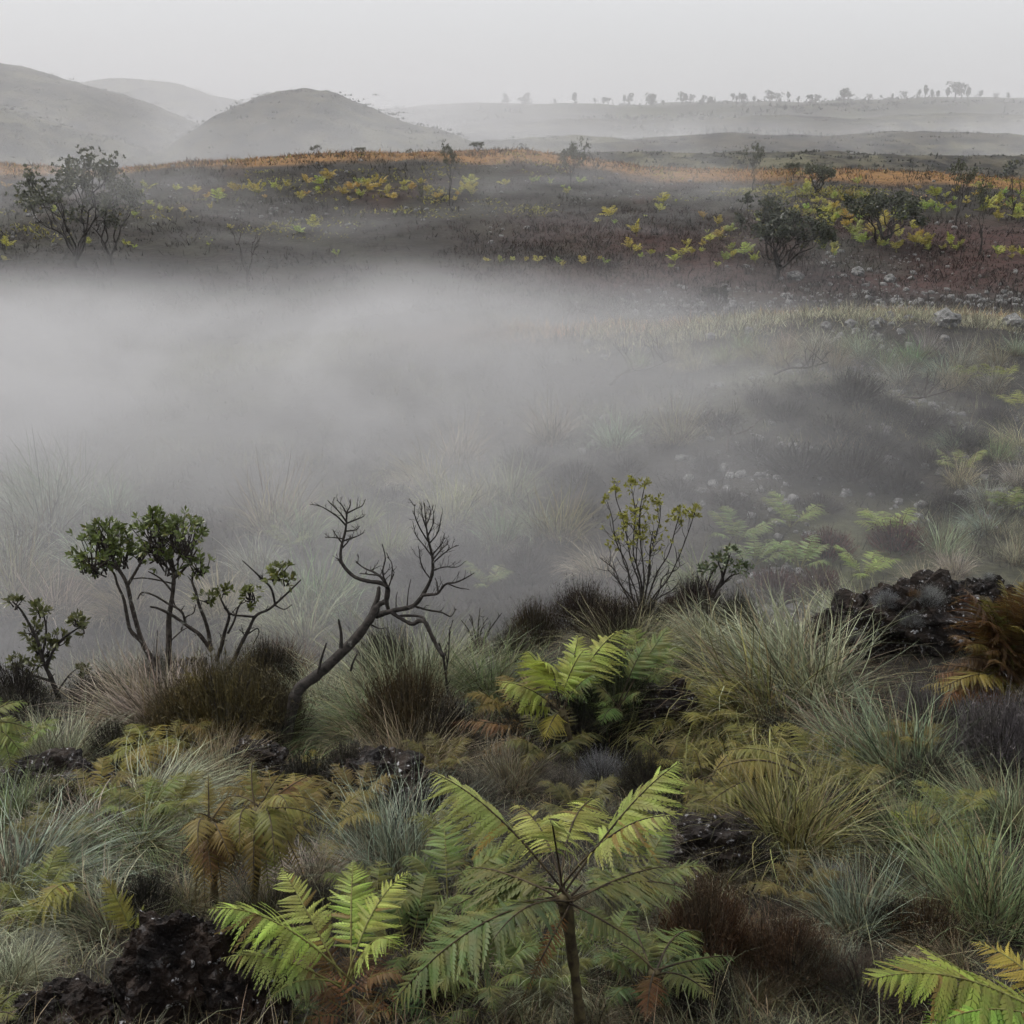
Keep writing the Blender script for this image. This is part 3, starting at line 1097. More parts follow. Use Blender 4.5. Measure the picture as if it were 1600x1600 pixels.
def build_foreground_trees():
    # the two-crowned tree on the left
    w = Woody('small_tree', 'small tree with two dense dark green crowns on bare leaning stems', 'tree', (258, 1062), 'bark')
    k = w.k
    w.limb([(252, 1064), (240, 1035), (225, 1009), (216, 984), (206, 947), (198, 912), (184, 887), (172, 865), (160, 845)], 5.4, 1.8, 0, -0.05, 8)
    w.limb([(222, 1003), (204, 985), (198, 960), (193, 935), (184, 915), (176, 893), (150, 872)], 3.4, 1.3, 0, 0.12, 7)
    w.limb([(266, 1066), (263, 1030), (264, 1000), (264, 966), (268, 940), (271, 915), (271, 893), (262, 872), (255, 850)], 5.4, 1.8, 0.02, 0.06, 8)
    w.limb([(199, 915), (208, 900), (216, 886), (224, 872), (236, 852)], 2.8, 1.4, -0.04, 0.05)
    w.limb([(184, 890), (165, 878), (145, 872), (128, 878)], 2.0, 1.0, -0.05, 0.10)
    w.limb([(271, 905), (285, 892), (298, 875), (308, 858)], 2.6, 1.2, 0.05, 0.1)
    w.limb([(270, 925), (255, 908), (245, 900), (232, 893)], 1.8, 0.9, 0.05, -0.1)
    w.limb([(330, 1016), (312, 992), (297, 981), (270, 962), (248, 951), (235, 948)], 3.6, 1.5, 0.12, -0.05)
    w.limb([(330, 1016), (326, 990), (320, 968), (311, 945), (306, 925), (300, 905), (310, 888)], 3.6, 1.4, 0.12, 0.1, side_twigs=5, tw_len=25)
    w.limb([(290, 973), (283, 955), (262, 943), (240, 930), (222, 926), (215, 936)], 2.2, 1.0, 0.05, -0.15, side_twigs=4, tw_len=22)
    w.limb([(271, 912), (245, 906), (222, 903), (205, 905)], 1.4, 0.8, 0.1, 0.0)
    w.limb([(283, 985), (290, 965), (302, 958), (306, 945)], 1.5, 0.8, 0.05, 0.1, side_twigs=3, tw_len=18)
    w.limb([(268, 1000), (285, 985), (300, 978)], 1.3, 0.6, 0.0, 0.2)
    w.limb([(247, 1050), (245, 1015), (246, 985)], 1.6, 0.6, 0.1, 0.2)
    w.cluster(150, 862, 42, 43, 48, 11, -0.02)
    w.cluster(170, 838, 36, 33, 43, 11, 0.05)
    w.cluster(190, 862, 31, 33, 28, 11, 0.08)
    w.cluster(132, 885, 18, 14, 10, 12, 0)
    w.cluster(245, 838, 42, 43, 51, 11, 0.04)
    w.cluster(285, 838, 42, 41, 51, 11, 0.0)
    w.cluster(262, 868, 42, 33, 34, 11, 0.1)
    w.cluster(240, 808, 9, 12, 7, 12, 0.0)
    w.cluster(313, 882, 17, 20, 15, 12, 0.1)
    w.cluster(218, 868, 16, 18, 9, 12, 0.1)
    w.done((0.11, 0.145, 0.035))

    w = Woody('leafy_shrub', 'crooked shrub with tufted yellow green leaves right of the two-crowned tree', 'shrub', (352, 1052), 'bark_dark')
    w.limb([(352, 1054), (366, 1030), (376, 1008), (388, 985), (400, 962), (420, 952), (440, 935), (458, 918), (470, 906)], 4.2, 1.0, 0, 0.1, 7, 6, 24)
    w.limb([(338, 1032), (346, 1010), (352, 985), (358, 962), (350, 946), (342, 930)], 3.4, 1.2, 0, -0.05, 7, 5, 24)
    w.limb([(398, 964), (378, 962), (362, 960), (350, 950)], 2.0, 1.0, 0.05, -0.1, side_twigs=3, tw_len=20)
    w.limb([(430, 944), (424, 920), (410, 905), (392, 888), (379, 876)], 2.0, 0.8, 0.05, 0.0, side_twigs=3, tw_len=18)
    w.limb([(356, 990), (366, 970), (372, 950), (382, 935)], 2.0, 1.0, 0, 0.1, side_twigs=4, tw_len=20)
    w.limb([(430, 946), (444, 952), (456, 945)], 1.2, 0.7, 0.05, 0)
    w.limb([(388, 990), (402, 982), (404, 990), (396, 1006)], 1.2, 0.7, 0.05, 0)
    w.cluster(432, 894, 23, 16, 15, 11, 0.05)
    w.cluster(448, 908, 14, 10, 7, 11, 0.05)
    w.cluster(392, 930, 24, 12, 13, 11, 0.05)
    w.cluster(350, 922, 10, 8, 6, 11, 0)
    w.cluster(322, 936, 15, 9, 8, 11, -0.03)
    w.cluster(388, 948, 10, 8, 4, 10, 0.03)
    w.done((0.12, 0.14, 0.03))

    w = Woody('leafy_shrub', 'sparse little shrub with bronze tinged leaves at the left edge', 'shrub', (93, 1092), 'bark_dark')
    w.limb([(93, 1094), (80, 1060), (68, 1035), (60, 1005), (48, 980), (34, 955), (20, 940)], 4.0, 1.2, 0, 0.05, 7, 5, 24)
    w.limb([(72, 1043), (84, 1015), (98, 998), (112, 988), (130, 976)], 2.6, 1.0, 0, -0.05, 7, 4, 24)
    w.limb([(66, 1025), (72, 990), (70, 968), (64, 955)], 2.0, 1.0, 0, 0.1, 7, 3, 20)
    w.limb([(84, 1066), (60, 1058), (40, 1052), (24, 1038)], 2.4, 1.0, 0, 0.05, 7, 4, 22)
    w.limb([(90, 1080), (108, 1055), (120, 1045)], 1.6, 0.8, 0, 0.05, 7, 2, 18)
    for c in ((24, 944, 13, 10, 7), (64, 955, 16, 12, 10), (122, 972, 17, 11, 10), (132, 985, 8, 8, 4), (50, 985, 18, 13, 9), (66, 1012, 26, 16, 17), (88, 1000, 16, 12, 8), (25, 1036, 12, 12, 7), (46, 1056, 12, 7, 4), (62, 1035, 18, 10, 8), (132, 1048, 10, 9, 5)):
        w.cluster(*c, 12, rnd.uniform(-.05, .1))
    w.done((0.09, 0.10, 0.03))

    # the bare leaning tree
    w = Woody('dead_tree', 'leafless dead tree leaning right with two upturned forked limbs', 'tree', (436, 1186), 'bark_dark')
    D = 0.35
    w.limb([(436, 1190), (448, 1150), (456, 1110), (466, 1078), (494, 1056), (525, 1028), (556, 997), (577, 969), (588, 950)], 10.5, 6.5, 0, D, 10, 0, 0, wob=0.05)
    w.limb([(584, 958), (592, 945), (603, 938), (606, 920), (595, 911), (575, 908), (552, 900), (534, 879), (533, 857), (540, 828), (542, 800)], 4.6, 1.6, D, D + 0.3, 8)
    w.limb([(588, 962), (600, 958), (620, 953), (645, 947), (660, 930), (674, 902), (676, 874), (669, 842), (666, 820), (663, 786)], 4.9, 0.8, D, D - 0.2, 8, 0)
    w.limb([(577, 969), (590, 935), (592, 918)], 5, 3, D, D + .1)
    w.limb([(606, 920), (604, 940), (608, 955)], 4, 3, D, D)
    for pts in ([(542, 805), (536, 792), (526, 781)], [(541, 822), (528, 808), (512, 797), (498, 790), (484, 788)], [(542, 802), (556, 795), (566, 790), (571, 780)], [(541, 818), (556, 812), (566, 808), (570, 805)],
                [(541, 815), (530, 800), (516, 786), (512, 782)], [(534, 848), (526, 838), (520, 828)], [(536, 842), (522, 840), (508, 840)], [(537, 845), (552, 840), (562, 836), (569, 832)], [(535, 856), (544, 846), (549, 835)],
                [(542, 800), (547, 790), (548, 780)], [(532, 880), (528, 872)], [(541, 830), (556, 828), (562, 822)]):
        w.limb(pts, 1.5, 0.5, D + 0.28, D + 0.28 + rnd.uniform(-.2, .2), 5, 6, 14, 0.45)
    for pts in ([(668, 845), (656, 825), (648, 805), (648, 788)], [(667, 828), (660, 806), (658, 785)], [(668, 838), (676, 820), (678, 798)], [(670, 850), (684, 832), (690, 804)], [(674, 868), (662, 852), (650, 836), (645, 815)],
                [(676, 880), (692, 866), (706, 856), (717, 852)], [(676, 875), (690, 858), (700, 850)], [(675, 892), (694, 886), (714, 886), (727, 877)], [(673, 905), (662, 890), (656, 872), (656, 858)], [(676, 866), (690, 850), (694, 840)], [(666, 820), (672, 806), (672, 792)]):
        w.limb(pts, 1.4, 0.45, D - 0.18, D - 0.18 + rnd.uniform(-.25, .25), 5, 9, 19, 0.45, 0.5)
    w.limb([(660, 930), (672, 929), (684, 927), (696, 913), (712, 910), (728, 903), (741, 895)], 2.9, 0.6, D - 0.1, D - 0.35, 6, 14, 24, 0.5)
    w.limb([(700, 912), (715, 918), (733, 921)], 1.2, 0.6, D - .2, D - .3)
    w.limb([(684, 926), (683, 912), (680, 903)], 1.4, 0.6, D - .1, D)
    w.limb([(612, 957), (626, 966), (644, 975), (655, 970), (664, 972), (672, 988), (682, 1008), (692, 1024)], 3.0, 3.6, D - 0.05, D - 0.3, 7)
    w.limb([(625, 962), (645, 962), (660, 964), (664, 970)], 2.2, 2, D - 0.05, D - 0.2)
    w.limb([(650, 948), (668, 953), (690, 957), (704, 963), (712, 952)], 2.0, 0.8, D - 0.1, D + 0.2, 6, 4, 20)
    w.limb([(604, 918), (598, 905), (586, 895), (570, 888), (556, 878)], 2.6, 0.9, D, D + .3, 6, 8, 22, 0.8, 0.6)
    w.limb([(602, 912), (594, 900), (582, 898), (562, 896)], 2.0, 0.8, D, D + .1, 6, 3, 16)
    w.limb([(605, 915), (598, 895), (602, 872), (597, 850)], 1.6, 0.7, D, D - .1, 5, 4, 18)
    w.limb([(607, 918), (612, 900), (612, 880), (605, 870)], 1.4, 0.7, D, D + .2, 5, 3, 16)
    w.limb([(636, 950), (638, 925), (642, 905)], 1.2, 0.5, D, D + .1)
    w.limb([(619, 952), (619, 935), (621, 925)], 1.2, 0.5, D, D + .1)
    w.limb([(578, 975), (592, 982), (602, 981)], 1.6, 0.6, D, D - .2)
    w.limb([(533, 1012), (533, 990), (529, 968)], 3.4, 1.6, 0.2, 0.2, 6)
    w.limb([(497, 1052), (502, 1030), (510, 1005)], 2.6, 1.2, 0.12, 0.1, 6, 2, 14)
    w.limb([(548, 1048), (552, 1034), (558, 1022)], 2.0, 1.2, 0.12, 0.1, 6)
    w.done(trunk_name='trunk')

    w = Woody('dead_sapling', 'thin crooked dead stem standing right of the leaning bare tree', 'sapling', (703, 1118), 'bark_dark')
    w.limb([(703, 1120), (706, 1100), (700, 1080), (697, 1058), (693, 1030), (686, 1005)], 2.6, 1.6, 0, 0.05, 6, 4, 30)
    w.limb([(697, 1050), (701, 1020), (702, 990), (703, 980)], 1.4, 0.6, 0, 0.05, 5, 4, 20)
    w.done(trunk_name='stem')

    # the twiggy bush with yellow leaf tips
    w = Woody('twiggy_bush', 'fan shaped twiggy bush with yellow green leaves only at its tips', 'shrub', (1002, 965), 'bark_dark')
    lines = [([(996, 962), (985, 935), (970, 912), (955, 893), (938, 872)], .1), ([(998, 960), (988, 920), (976, 885), (962, 850), (952, 810), (948, 782)], -.1), ([(1000, 960), (994, 915), (985, 870), (975, 820), (968, 785), (963, 768)], .15),
             ([(1001, 960), (998, 910), (994, 860), (990, 805), (986, 757)], 0), ([(1003, 960), (1002, 905), (1004, 850), (1006, 800), (1008, 756)], -.15), ([(1004, 960), (1008, 910), (1018, 860), (1028, 815), (1031, 782)], .1),
             ([(1005, 960), (1014, 925), (1030, 895), (1046, 860), (1058, 820), (1064, 800)], 0), ([(1006, 960), (1022, 930), (1040, 905), (1058, 870), (1075, 825), (1086, 798)], -.12), ([(1006, 958), (1025, 925), (1040, 902), (1055, 885), (1063, 878)], .2),
             ([(1000, 960), (992, 930), (980, 900), (970, 870), (962, 845), (956, 830)], .25), ([(1002, 958), (1004, 920), (998, 880), (996, 830), (1000, 790)], .2), ([(1003, 955), (1010, 900), (1012, 860), (1020, 830)], -.2),
             ([(996, 955), (978, 930), (962, 908), (948, 888)], -.15), ([(1006, 955), (1030, 935), (1052, 920), (1068, 915)], .1)]
    for pts, d in lines:
        pts = [pts[0]] + [(a_ + rnd.uniform(-6, 6), b_ + rnd.uniform(-5, 5)) for a_, b_ in pts[1:-1]] + [pts[-1]]
        C, tips = w.limb(pts, 1.35, 0.5, 0, d, 6, 12, 34, 0.55, 0.45)
        for (e_, d_) in tips:
            if e_[2] > 0.55 and rnd.random() < 0.5:
                leaf_cluster(w.leaf, e_, d_, 4, 7 * w.k, 3.2 * w.k, 1.2)
    for (x, y, rx, ry, n) in ((948, 782, 6, 6, 4), (963, 768, 8, 7, 6), (986, 760, 8, 10, 8), (1008, 757, 7, 7, 6), (1031, 780, 7, 8, 5), (1062, 802, 11, 9, 8), (1086, 803, 8, 13, 9), (992, 810, 22, 14, 15), (1012, 785, 9, 10, 6), (1004, 835, 14, 12, 9), (972, 812, 10, 8, 5), (1050, 815, 9, 8, 5), (968, 832, 8, 7, 4), (1025, 815, 6, 8, 3)):
        w.cluster(x, y, rx * 1.15, ry * 1.3, int(n * 1.5), 7, rnd.uniform(-.15, .15), False)
    w.done((0.26, 0.26, 0.04), 'branches', 'crown')

    w = Woody('leafy_shrub', 'small round headed grey green shrub beside the yellow tipped bush', 'shrub', (1104, 952), 'bark_dark')
    for pts, d in (([(1102, 955), (1115, 930), (1130, 912), (1142, 900), (1158, 895)], 0), ([(1100, 955), (1103, 925), (1108, 905), (1118, 885)], .1), ([(1112, 935), (1128, 905), (1135, 885), (1140, 868)], -.05), ([(1094, 955), (1092, 925), (1090, 900)], .1), ([(1130, 912), (1128, 895), (1122, 878)], .05)):
        w.limb(pts, 2.6, 0.9, 0, d, 6, 3, 18)
    for (x, y, rx, ry, n) in ((1104, 888, 14, 9, 10), (1130, 880, 18, 13, 16), (1152, 886, 16, 10, 12), (1143, 862, 8, 9, 6), (1166, 890, 9, 9, 6), (1120, 870, 8, 7, 5)):
        w.cluster(x, y, rx, ry, n, 9, rnd.uniform(-.1, .1), False)
    w.done((0.10, 0.13, 0.065))

    w = Woody('spiky_bush', 'little spiky bare bush with dark red base on the misty edge', 'shrub', (748, 1026), 'bark_dark')
    for tip in ((720, 968), (737, 962), (750, 950), (757, 972), (772, 975), (784, 958), (742, 985), (730, 985), (765, 985)):
        w.limb([(748 + rnd.uniform(-5, 5), 1022), ((748 + tip[0]) / 2 + rnd.uniform(-3, 3), (1010 + tip[1]) / 2), tip], 1.8, 0.6, 0, rnd.uniform(-.15, .15), 5, 3, 16, 0.7)
    w.done(trunk_name='branches')
    mbh = heath_variant('dense', 1500, 0.7, 0.006, 0.2, 0.4, 2)
    obj('tuft', mbh[0], w.e, (0, 0, -0.05), None, 62 * w.k, (0.045, 0.013, 0.014), 'stuff')


build_foreground_trees()

# ================================================================== FOREGROUND SLOPE
SILVER = (0.33, 0.365, 0.235)
BLUE = (0.27, 0.335, 0.25)
GREEN = (0.13, 0.185, 0.07)
OLIVE = (0.21, 0.205, 0.065)
STRAW = (0.36, 0.30, 0.19)
PINK = (0.37, 0.31, 0.255)
RUST = (0.13, 0.062, 0.025)


def build_tussocks():
    V = {
        'round': tussock_variant('round', 899, (0, 0), 1.5),
        'left': tussock_variant('left', 1102, (-1.1, -0.2), 2.0, 0.2),
        'right': tussock_variant('right', 928, (0.8, 0.2), 1.6, 0.18),
        'up': tussock_variant('up', 870, (0, 0), 0.8, 0.2, 0.35),
        'upleft': tussock_variant('upleft', 928, (-0.55, 0.2), 1.0, 0.2, 0.2),
        'weep': tussock_variant('weep', 899, (0, -0.5), 2.3, 0.13),
        'fine': tussock_variant('fine', 1377, (0, 0), 1.2, 0.24, 0.1, 0.0052),
    }
    # base pixel, width in photograph pixels, colour, variant, label
    rows = [
        (1150, 1130, 330, OLIVE, 'left', 'large olive tussock combed over to the left below the twiggy bush'),
        (1245, 1085, 300, SILVER, 'upleft', 'tall silver green tussock left of the long dark rock'),
        (1210, 1040, 260, SILVER, 'left', 'pale silver tussock on the ridge right of the small round shrub'),
        (1395, 1215, 290, (0.19, 0.25, 0.15), 'upleft', 'upright grey green tussock in front of the long dark rock'),
        (1305, 1190, 200, PINK, 'left', 'dry pinkish straw tussock left of the grey green one'),
        (1540, 1440, 340, (0.18, 0.245, 0.115), 'up', 'tall pale green tussock at the right edge above the corner fern'),
        (1240, 1330, 280, OLIVE, 'round', 'olive and straw tussock under the arching dark fern stalk'),
        (1340, 1450, 210, BLUE, 'up', 'bluish silver tussock beside the rust coloured shrub'),
        (1305, 1545, 130, BLUE, 'up', 'small bluish tuft below the rust coloured shrub'),
        (640, 1105, 260, SILVER, 'fine', 'broad silver tussock on the ridge right of the leaning dead trunk'),
        (560, 1150, 220, GREEN, 'left', 'green tussock drooping left behind the dead tree trunk'),
        (640, 1215, 210, STRAW, 'fine', 'dry straw silver tussock above the black twiggy rock'),
        (620, 1365, 250, BLUE, 'fine', 'rounded silver tussock right behind the bright green fern'),
        (85, 1200, 190, SILVER, 'fine', 'silver tussock above the white flecked rock at left'),
        (235, 1125, 210, PINK, 'upleft', 'lilac grey tussock in front of the two-crowned tree'),
        (300, 1090, 110, (0.42, 0.38, 0.36), 'up', 'small whitish tuft at the foot of the two-crowned tree'),
        (255, 1265, 230, SILVER, 'right', 'silver tussock under the olive yellow fern at left'),
        (60, 1390, 280, BLUE, 'right', 'bluish windswept tussock on the left edge'),
        (130, 1470, 260, SILVER, 'left', 'flattened silver tussock behind the brown mossy rock'),
        (215, 1335, 210, GREEN, 'weep', 'green weeping tussock with long pale blades hanging down'),
        (120, 1320, 180, PINK, 'left', 'faded pinkish tussock left of the green weeping one'),
        (195, 1062, 120, (0.25, 0.25, 0.2), 'round', 'spiky dark hearted tussock left of the two-crowned tree'),
        (875, 1560, 190, SILVER, 'weep', 'pale tussock hanging beside the tree fern trunk'),
        (770, 1090, 200, GREEN, 'round', 'grey green tussock left of the bright drooping fern'),
        (20, 1540, 160, SILVER, 'round', 'silver tussock in the lower left corner'),
        (440, 1050, 120, RUST, 'up', 'rust coloured upright tuft left of the leaning dead trunk'),
        (410, 1040, 110, (0.10, 0.12, 0.06), 'up', 'dark olive upright tuft behind the rust coloured tuft'),
        (1345, 965, 170, SILVER, 'upleft', 'thin pale grass behind the left end of the long dark rock'),
        (1470, 915, 130, STRAW, 'up', 'straw coloured stalks standing behind the long dark rock'),
        (490, 1385, 150, PINK, 'round', 'small dry tussock between the brown fern and the bright fern'),
        (1420, 1330, 200, GREEN, 'round', 'green tussock right of the arching dark fern stalk'),
        (1130, 1215, 160, OLIVE, 'weep', 'olive drooping tuft right of the round dark rock'),
        (980, 1035, 190, (0.26, 0.25, 0.13), 'round', 'faded olive tussock below the dark heath on the ridge'),
        (1080, 1005, 170, SILVER, 'left', 'silver tuft under the small round headed shrub'),
        (510, 1110, 150, SILVER, 'fine', 'silver green tuft close right of the leaning dead trunk'),
        (740, 1500, 150, (0.2, 0.2, 0.12), 'round', 'dull tuft between the bright fern and the tree fern'),
        (1130, 1380, 150, (0.3, 0.27, 0.2), 'round', 'grey straw tuft behind the rust coloured shrub'),
        (1560, 1290, 200, (0.24, 0.29, 0.17), 'upleft', 'grey green tussock at the right edge below the purple heath'),
        (30, 1290, 170, GREEN, 'round', 'greenish tussock on the left edge below the white flecked rock'),
        (340, 1215, 130, STRAW, 'up', 'straw tuft behind the brown olive fern'),
        (960, 1440, 150, (0.25, 0.27, 0.2), 'fine', 'grey tuft behind the tree fern crown'),
        (1480, 1520, 140, STRAW, 'left', 'straw tuft behind the corner fern at lower right'),
        (1170, 1500, 130, (0.19, 0.13, 0.07), 'up', 'brown grass tuft growing through the rust red heath'),
        (1180, 1570, 130, (0.15, 0.12, 0.07), 'round', 'dull brown tuft at the bottom below the rust heath'),
        (1060, 1470, 100, (0.22, 0.17, 0.10), 'up', 'straw brown tuft at the left of the rust red heath'),
        (1280, 1490, 120, (0.21, 0.17, 0.11), 'left', 'faded tuft between the rust heath and the bluish tussock'),
        (300, 1420, 130, (0.16, 0.15, 0.07), 'round', 'olive tuft in front of the narrow brown tree fern'),
        (420, 1440, 150, (0.15, 0.14, 0.07), 'up', 'brown olive tuft in front of the withered tree fern'),
        (930, 1600, 130, (0.20, 0.18, 0.11), 'weep', 'straw tuft at the bottom right of the tree fern trunk'),
        (830, 1590, 120, (0.16, 0.15, 0.08), 'round', 'olive tuft at the bottom left of the tree fern trunk'),
        (690, 1075, 150, SILVER, 'round', 'silver tuft around the foot of the thin dead stem'),
        (800, 1230, 150, (0.22, 0.2, 0.14), 'up', 'brownish grey tuft left of the grey twiggy shrub'),
    ]
    for (px, py, w, c, v, lab) in rows:
        g = fore_at(px, py)
        s = w * m_per_px(g) / 0.98
        place_tussock(lab, g, (s * 1.1, s * 1.1, s * rnd.uniform(0.55, 0.8)), c, V[v], 'grass tussocks on the foreground slope', rnd.uniform(-0.35, 0.35))


def build_heaths():
    dense = heath_variant('dense', 1500, 0.7, 0.006, 0.2, 0.4, 2)
    brush = heath_variant('brush', 2200, 0.75, 0.0055, 0.34, 0.6, 2)
    wiry = heath_variant('wiry', 1700, 0.6, 0.004, 0.25, 0.3, 1)
    rows = [
        (350, 1165, 260, (0.105, 0.080, 0.028), brush, 'large olive brown brushy heath left of the leaning dead trunk'),
        (285, 1150, 150, (0.125, 0.082, 0.028), brush, 'orange brown heath in front of the two-crowned tree'),
        (430, 1160, 150, (0.07, 0.055, 0.03), brush, 'dark brown heath against the foot of the dead tree'),
        (640, 1160, 190, (0.075, 0.050, 0.022), brush, 'brown heath below the broad silver tussock'),
        (1100, 1500, 190, (0.085, 0.042, 0.020), brush, 'rust red brushy heath right of the tree fern'),
        (1235, 1540, 200, (0.070, 0.038, 0.020), brush, 'dark rust heath at the bottom right of the tree fern'),
        (940, 1225, 120, (0.30, 0.29, 0.31), wiry, 'grey lavender twiggy shrub above the tree fern'),
        (880, 1250, 110, (0.15, 0.13, 0.115), wiry, 'brownish grey heath left of the grey lavender shrub'),
        (1560, 1200, 200, (0.15, 0.13, 0.14), brush, 'purple grey heath at the right edge under the dry bracken'),
        (910, 985, 130, (0.035, 0.020, 0.015), brush, 'dark brown heath on the ridge left of the twiggy bush'),
        (1010, 985, 110, (0.020, 0.015, 0.013), dense, 'blackish heath at the foot of the twiggy bush'),
        (1085, 965, 110, (0.034, 0.020, 0.022), brush, 'dark purple heath between the twiggy bush and small shrub'),
        (1050, 962, 60, (0.045, 0.017, 0.014), brush, 'small dark red heath right of the twiggy bush'),
        (835, 1010, 120, (0.060, 0.042, 0.022), brush, 'brown heath on the ridge above the bright drooping fern'),
        (800, 1035, 90, (0.050, 0.045, 0.025), brush, 'olive brown heath right of the spiky bare bush'),
        (1445, 1480, 160, (0.060, 0.036, 0.016), dense, 'dark orange brown heath above the corner fern'),
        (1350, 1570, 200, (0.075, 0.050, 0.040), wiry, 'greyish brown heath at the bottom right'),
        (1455, 1580, 150, (0.045, 0.030, 0.015), dense, 'dark brown heath left of the corner fern'),
        (150, 1110, 130, (0.022, 0.016, 0.012), dense, 'dark heath right of the little bronze shrub'),
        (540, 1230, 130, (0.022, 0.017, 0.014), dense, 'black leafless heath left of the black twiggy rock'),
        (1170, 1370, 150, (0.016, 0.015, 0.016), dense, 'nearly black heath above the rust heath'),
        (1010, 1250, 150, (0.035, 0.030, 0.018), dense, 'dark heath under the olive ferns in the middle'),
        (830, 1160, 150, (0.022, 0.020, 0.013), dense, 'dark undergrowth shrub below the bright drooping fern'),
        (960, 1130, 190, (0.045, 0.065, 0.022), brush, 'mossy green heath under the bright drooping fern'),
        (950, 1570, 130, (0.040, 0.032, 0.020), wiry, 'dark twiggy heath right of the tree fern trunk'),
        (770, 1400, 120, (0.030, 0.028, 0.020), wiry, 'dark heath left behind the tree fern'),
        (820, 1330, 140, (0.13, 0.115, 0.09), wiry, 'grey brown heath behind the tree fern'),
        (680, 1560, 130, (0.055, 0.024, 0.012), brush, 'red brown heath at the bottom left of the tree fern'),
        (1590, 1050, 130, (0.020, 0.014, 0.010), dense, 'dark heath at the right edge inside the dry bracken'),
        (740, 1260, 130, (0.11, 0.10, 0.08), wiry, 'grey heath above the tree fern left frond'),
        (460, 1430, 120, (0.028, 0.024, 0.018), wiry, 'dark heath behind the bright green fern'),
        (700, 1130, 100, (0.28, 0.26, 0.26), wiry, 'silvery twiggy tuft below the thin dead sapling'),
        (560, 1195, 90, (0.26, 0.26, 0.27), wiry, 'silvery tuft above the jagged black rock'),
        (180, 1300, 110, (0.27, 0.26, 0.25), wiry, 'silvery tuft left of the weeping tussock'),
        (680, 1390, 100, (0.27, 0.28, 0.26), wiry, 'silvery tuft right of the rounded silver tussock'),
        (1310, 1400, 110, (0.26, 0.25, 0.26), wiry, 'silvery tuft behind the bluish tussock'),
        (1240, 1230, 90, (0.24, 0.22, 0.21), wiry, 'grey tuft below the combed over tussock'),
        (830, 1075, 80, (0.28, 0.28, 0.28), wiry, 'pale grey tuft left of the lime drooping fern'),
        (1440, 1120, 110, (0.17, 0.15, 0.16), wiry, 'grey purple tuft left of the dry bracken'),
        (60, 1500, 110, (0.25, 0.25, 0.22), wiry, 'silvery tuft above the mossy rock'),
        (500, 1430, 110, (0.10, 0.085, 0.07), wiry, 'brown grey twigs behind the bright fern'),
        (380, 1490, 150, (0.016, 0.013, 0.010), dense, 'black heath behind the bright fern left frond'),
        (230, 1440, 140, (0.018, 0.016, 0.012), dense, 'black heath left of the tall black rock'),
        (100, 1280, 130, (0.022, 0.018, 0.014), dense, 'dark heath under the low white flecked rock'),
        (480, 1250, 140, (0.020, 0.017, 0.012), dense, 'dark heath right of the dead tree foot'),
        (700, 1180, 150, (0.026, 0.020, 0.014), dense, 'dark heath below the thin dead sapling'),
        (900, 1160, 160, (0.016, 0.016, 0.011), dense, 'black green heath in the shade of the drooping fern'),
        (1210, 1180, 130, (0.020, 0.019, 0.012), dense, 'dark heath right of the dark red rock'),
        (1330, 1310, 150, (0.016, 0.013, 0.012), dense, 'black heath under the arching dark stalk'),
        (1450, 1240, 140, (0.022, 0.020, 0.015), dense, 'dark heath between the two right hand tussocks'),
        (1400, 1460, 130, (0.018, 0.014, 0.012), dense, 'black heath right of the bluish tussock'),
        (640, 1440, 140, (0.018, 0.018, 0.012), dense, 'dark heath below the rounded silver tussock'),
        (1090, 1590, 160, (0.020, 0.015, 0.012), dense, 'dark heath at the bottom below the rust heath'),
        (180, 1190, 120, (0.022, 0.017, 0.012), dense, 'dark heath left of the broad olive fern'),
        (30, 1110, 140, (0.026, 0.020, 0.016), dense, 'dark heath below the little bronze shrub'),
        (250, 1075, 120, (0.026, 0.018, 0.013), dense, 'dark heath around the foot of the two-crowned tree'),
        (420, 1075, 140, (0.040, 0.030, 0.018), brush, 'brown heath behind the dead trunk on the crest'),
        (600, 1072, 140, (0.040, 0.033, 0.020), brush, 'olive brown heath on the crest right of the dead trunk'),
        (960, 1010, 120, (0.040, 0.026, 0.018), brush, 'brown heath on the crest in front of the twiggy bush'),
        (1150, 995, 110, (0.040, 0.038, 0.024), brush, 'olive heath on the crest below the small round shrub'),
        (1380, 1390, 130, (0.045, 0.040, 0.025), wiry, 'dull brown heath among the right hand tussocks'),
    ]
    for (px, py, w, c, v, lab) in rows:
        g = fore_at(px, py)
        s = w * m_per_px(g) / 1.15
        place_heath(lab, g, (s, s, s * rnd.uniform(0.85, 1.1)), c, v, 'heath shrubs on the foreground slope')


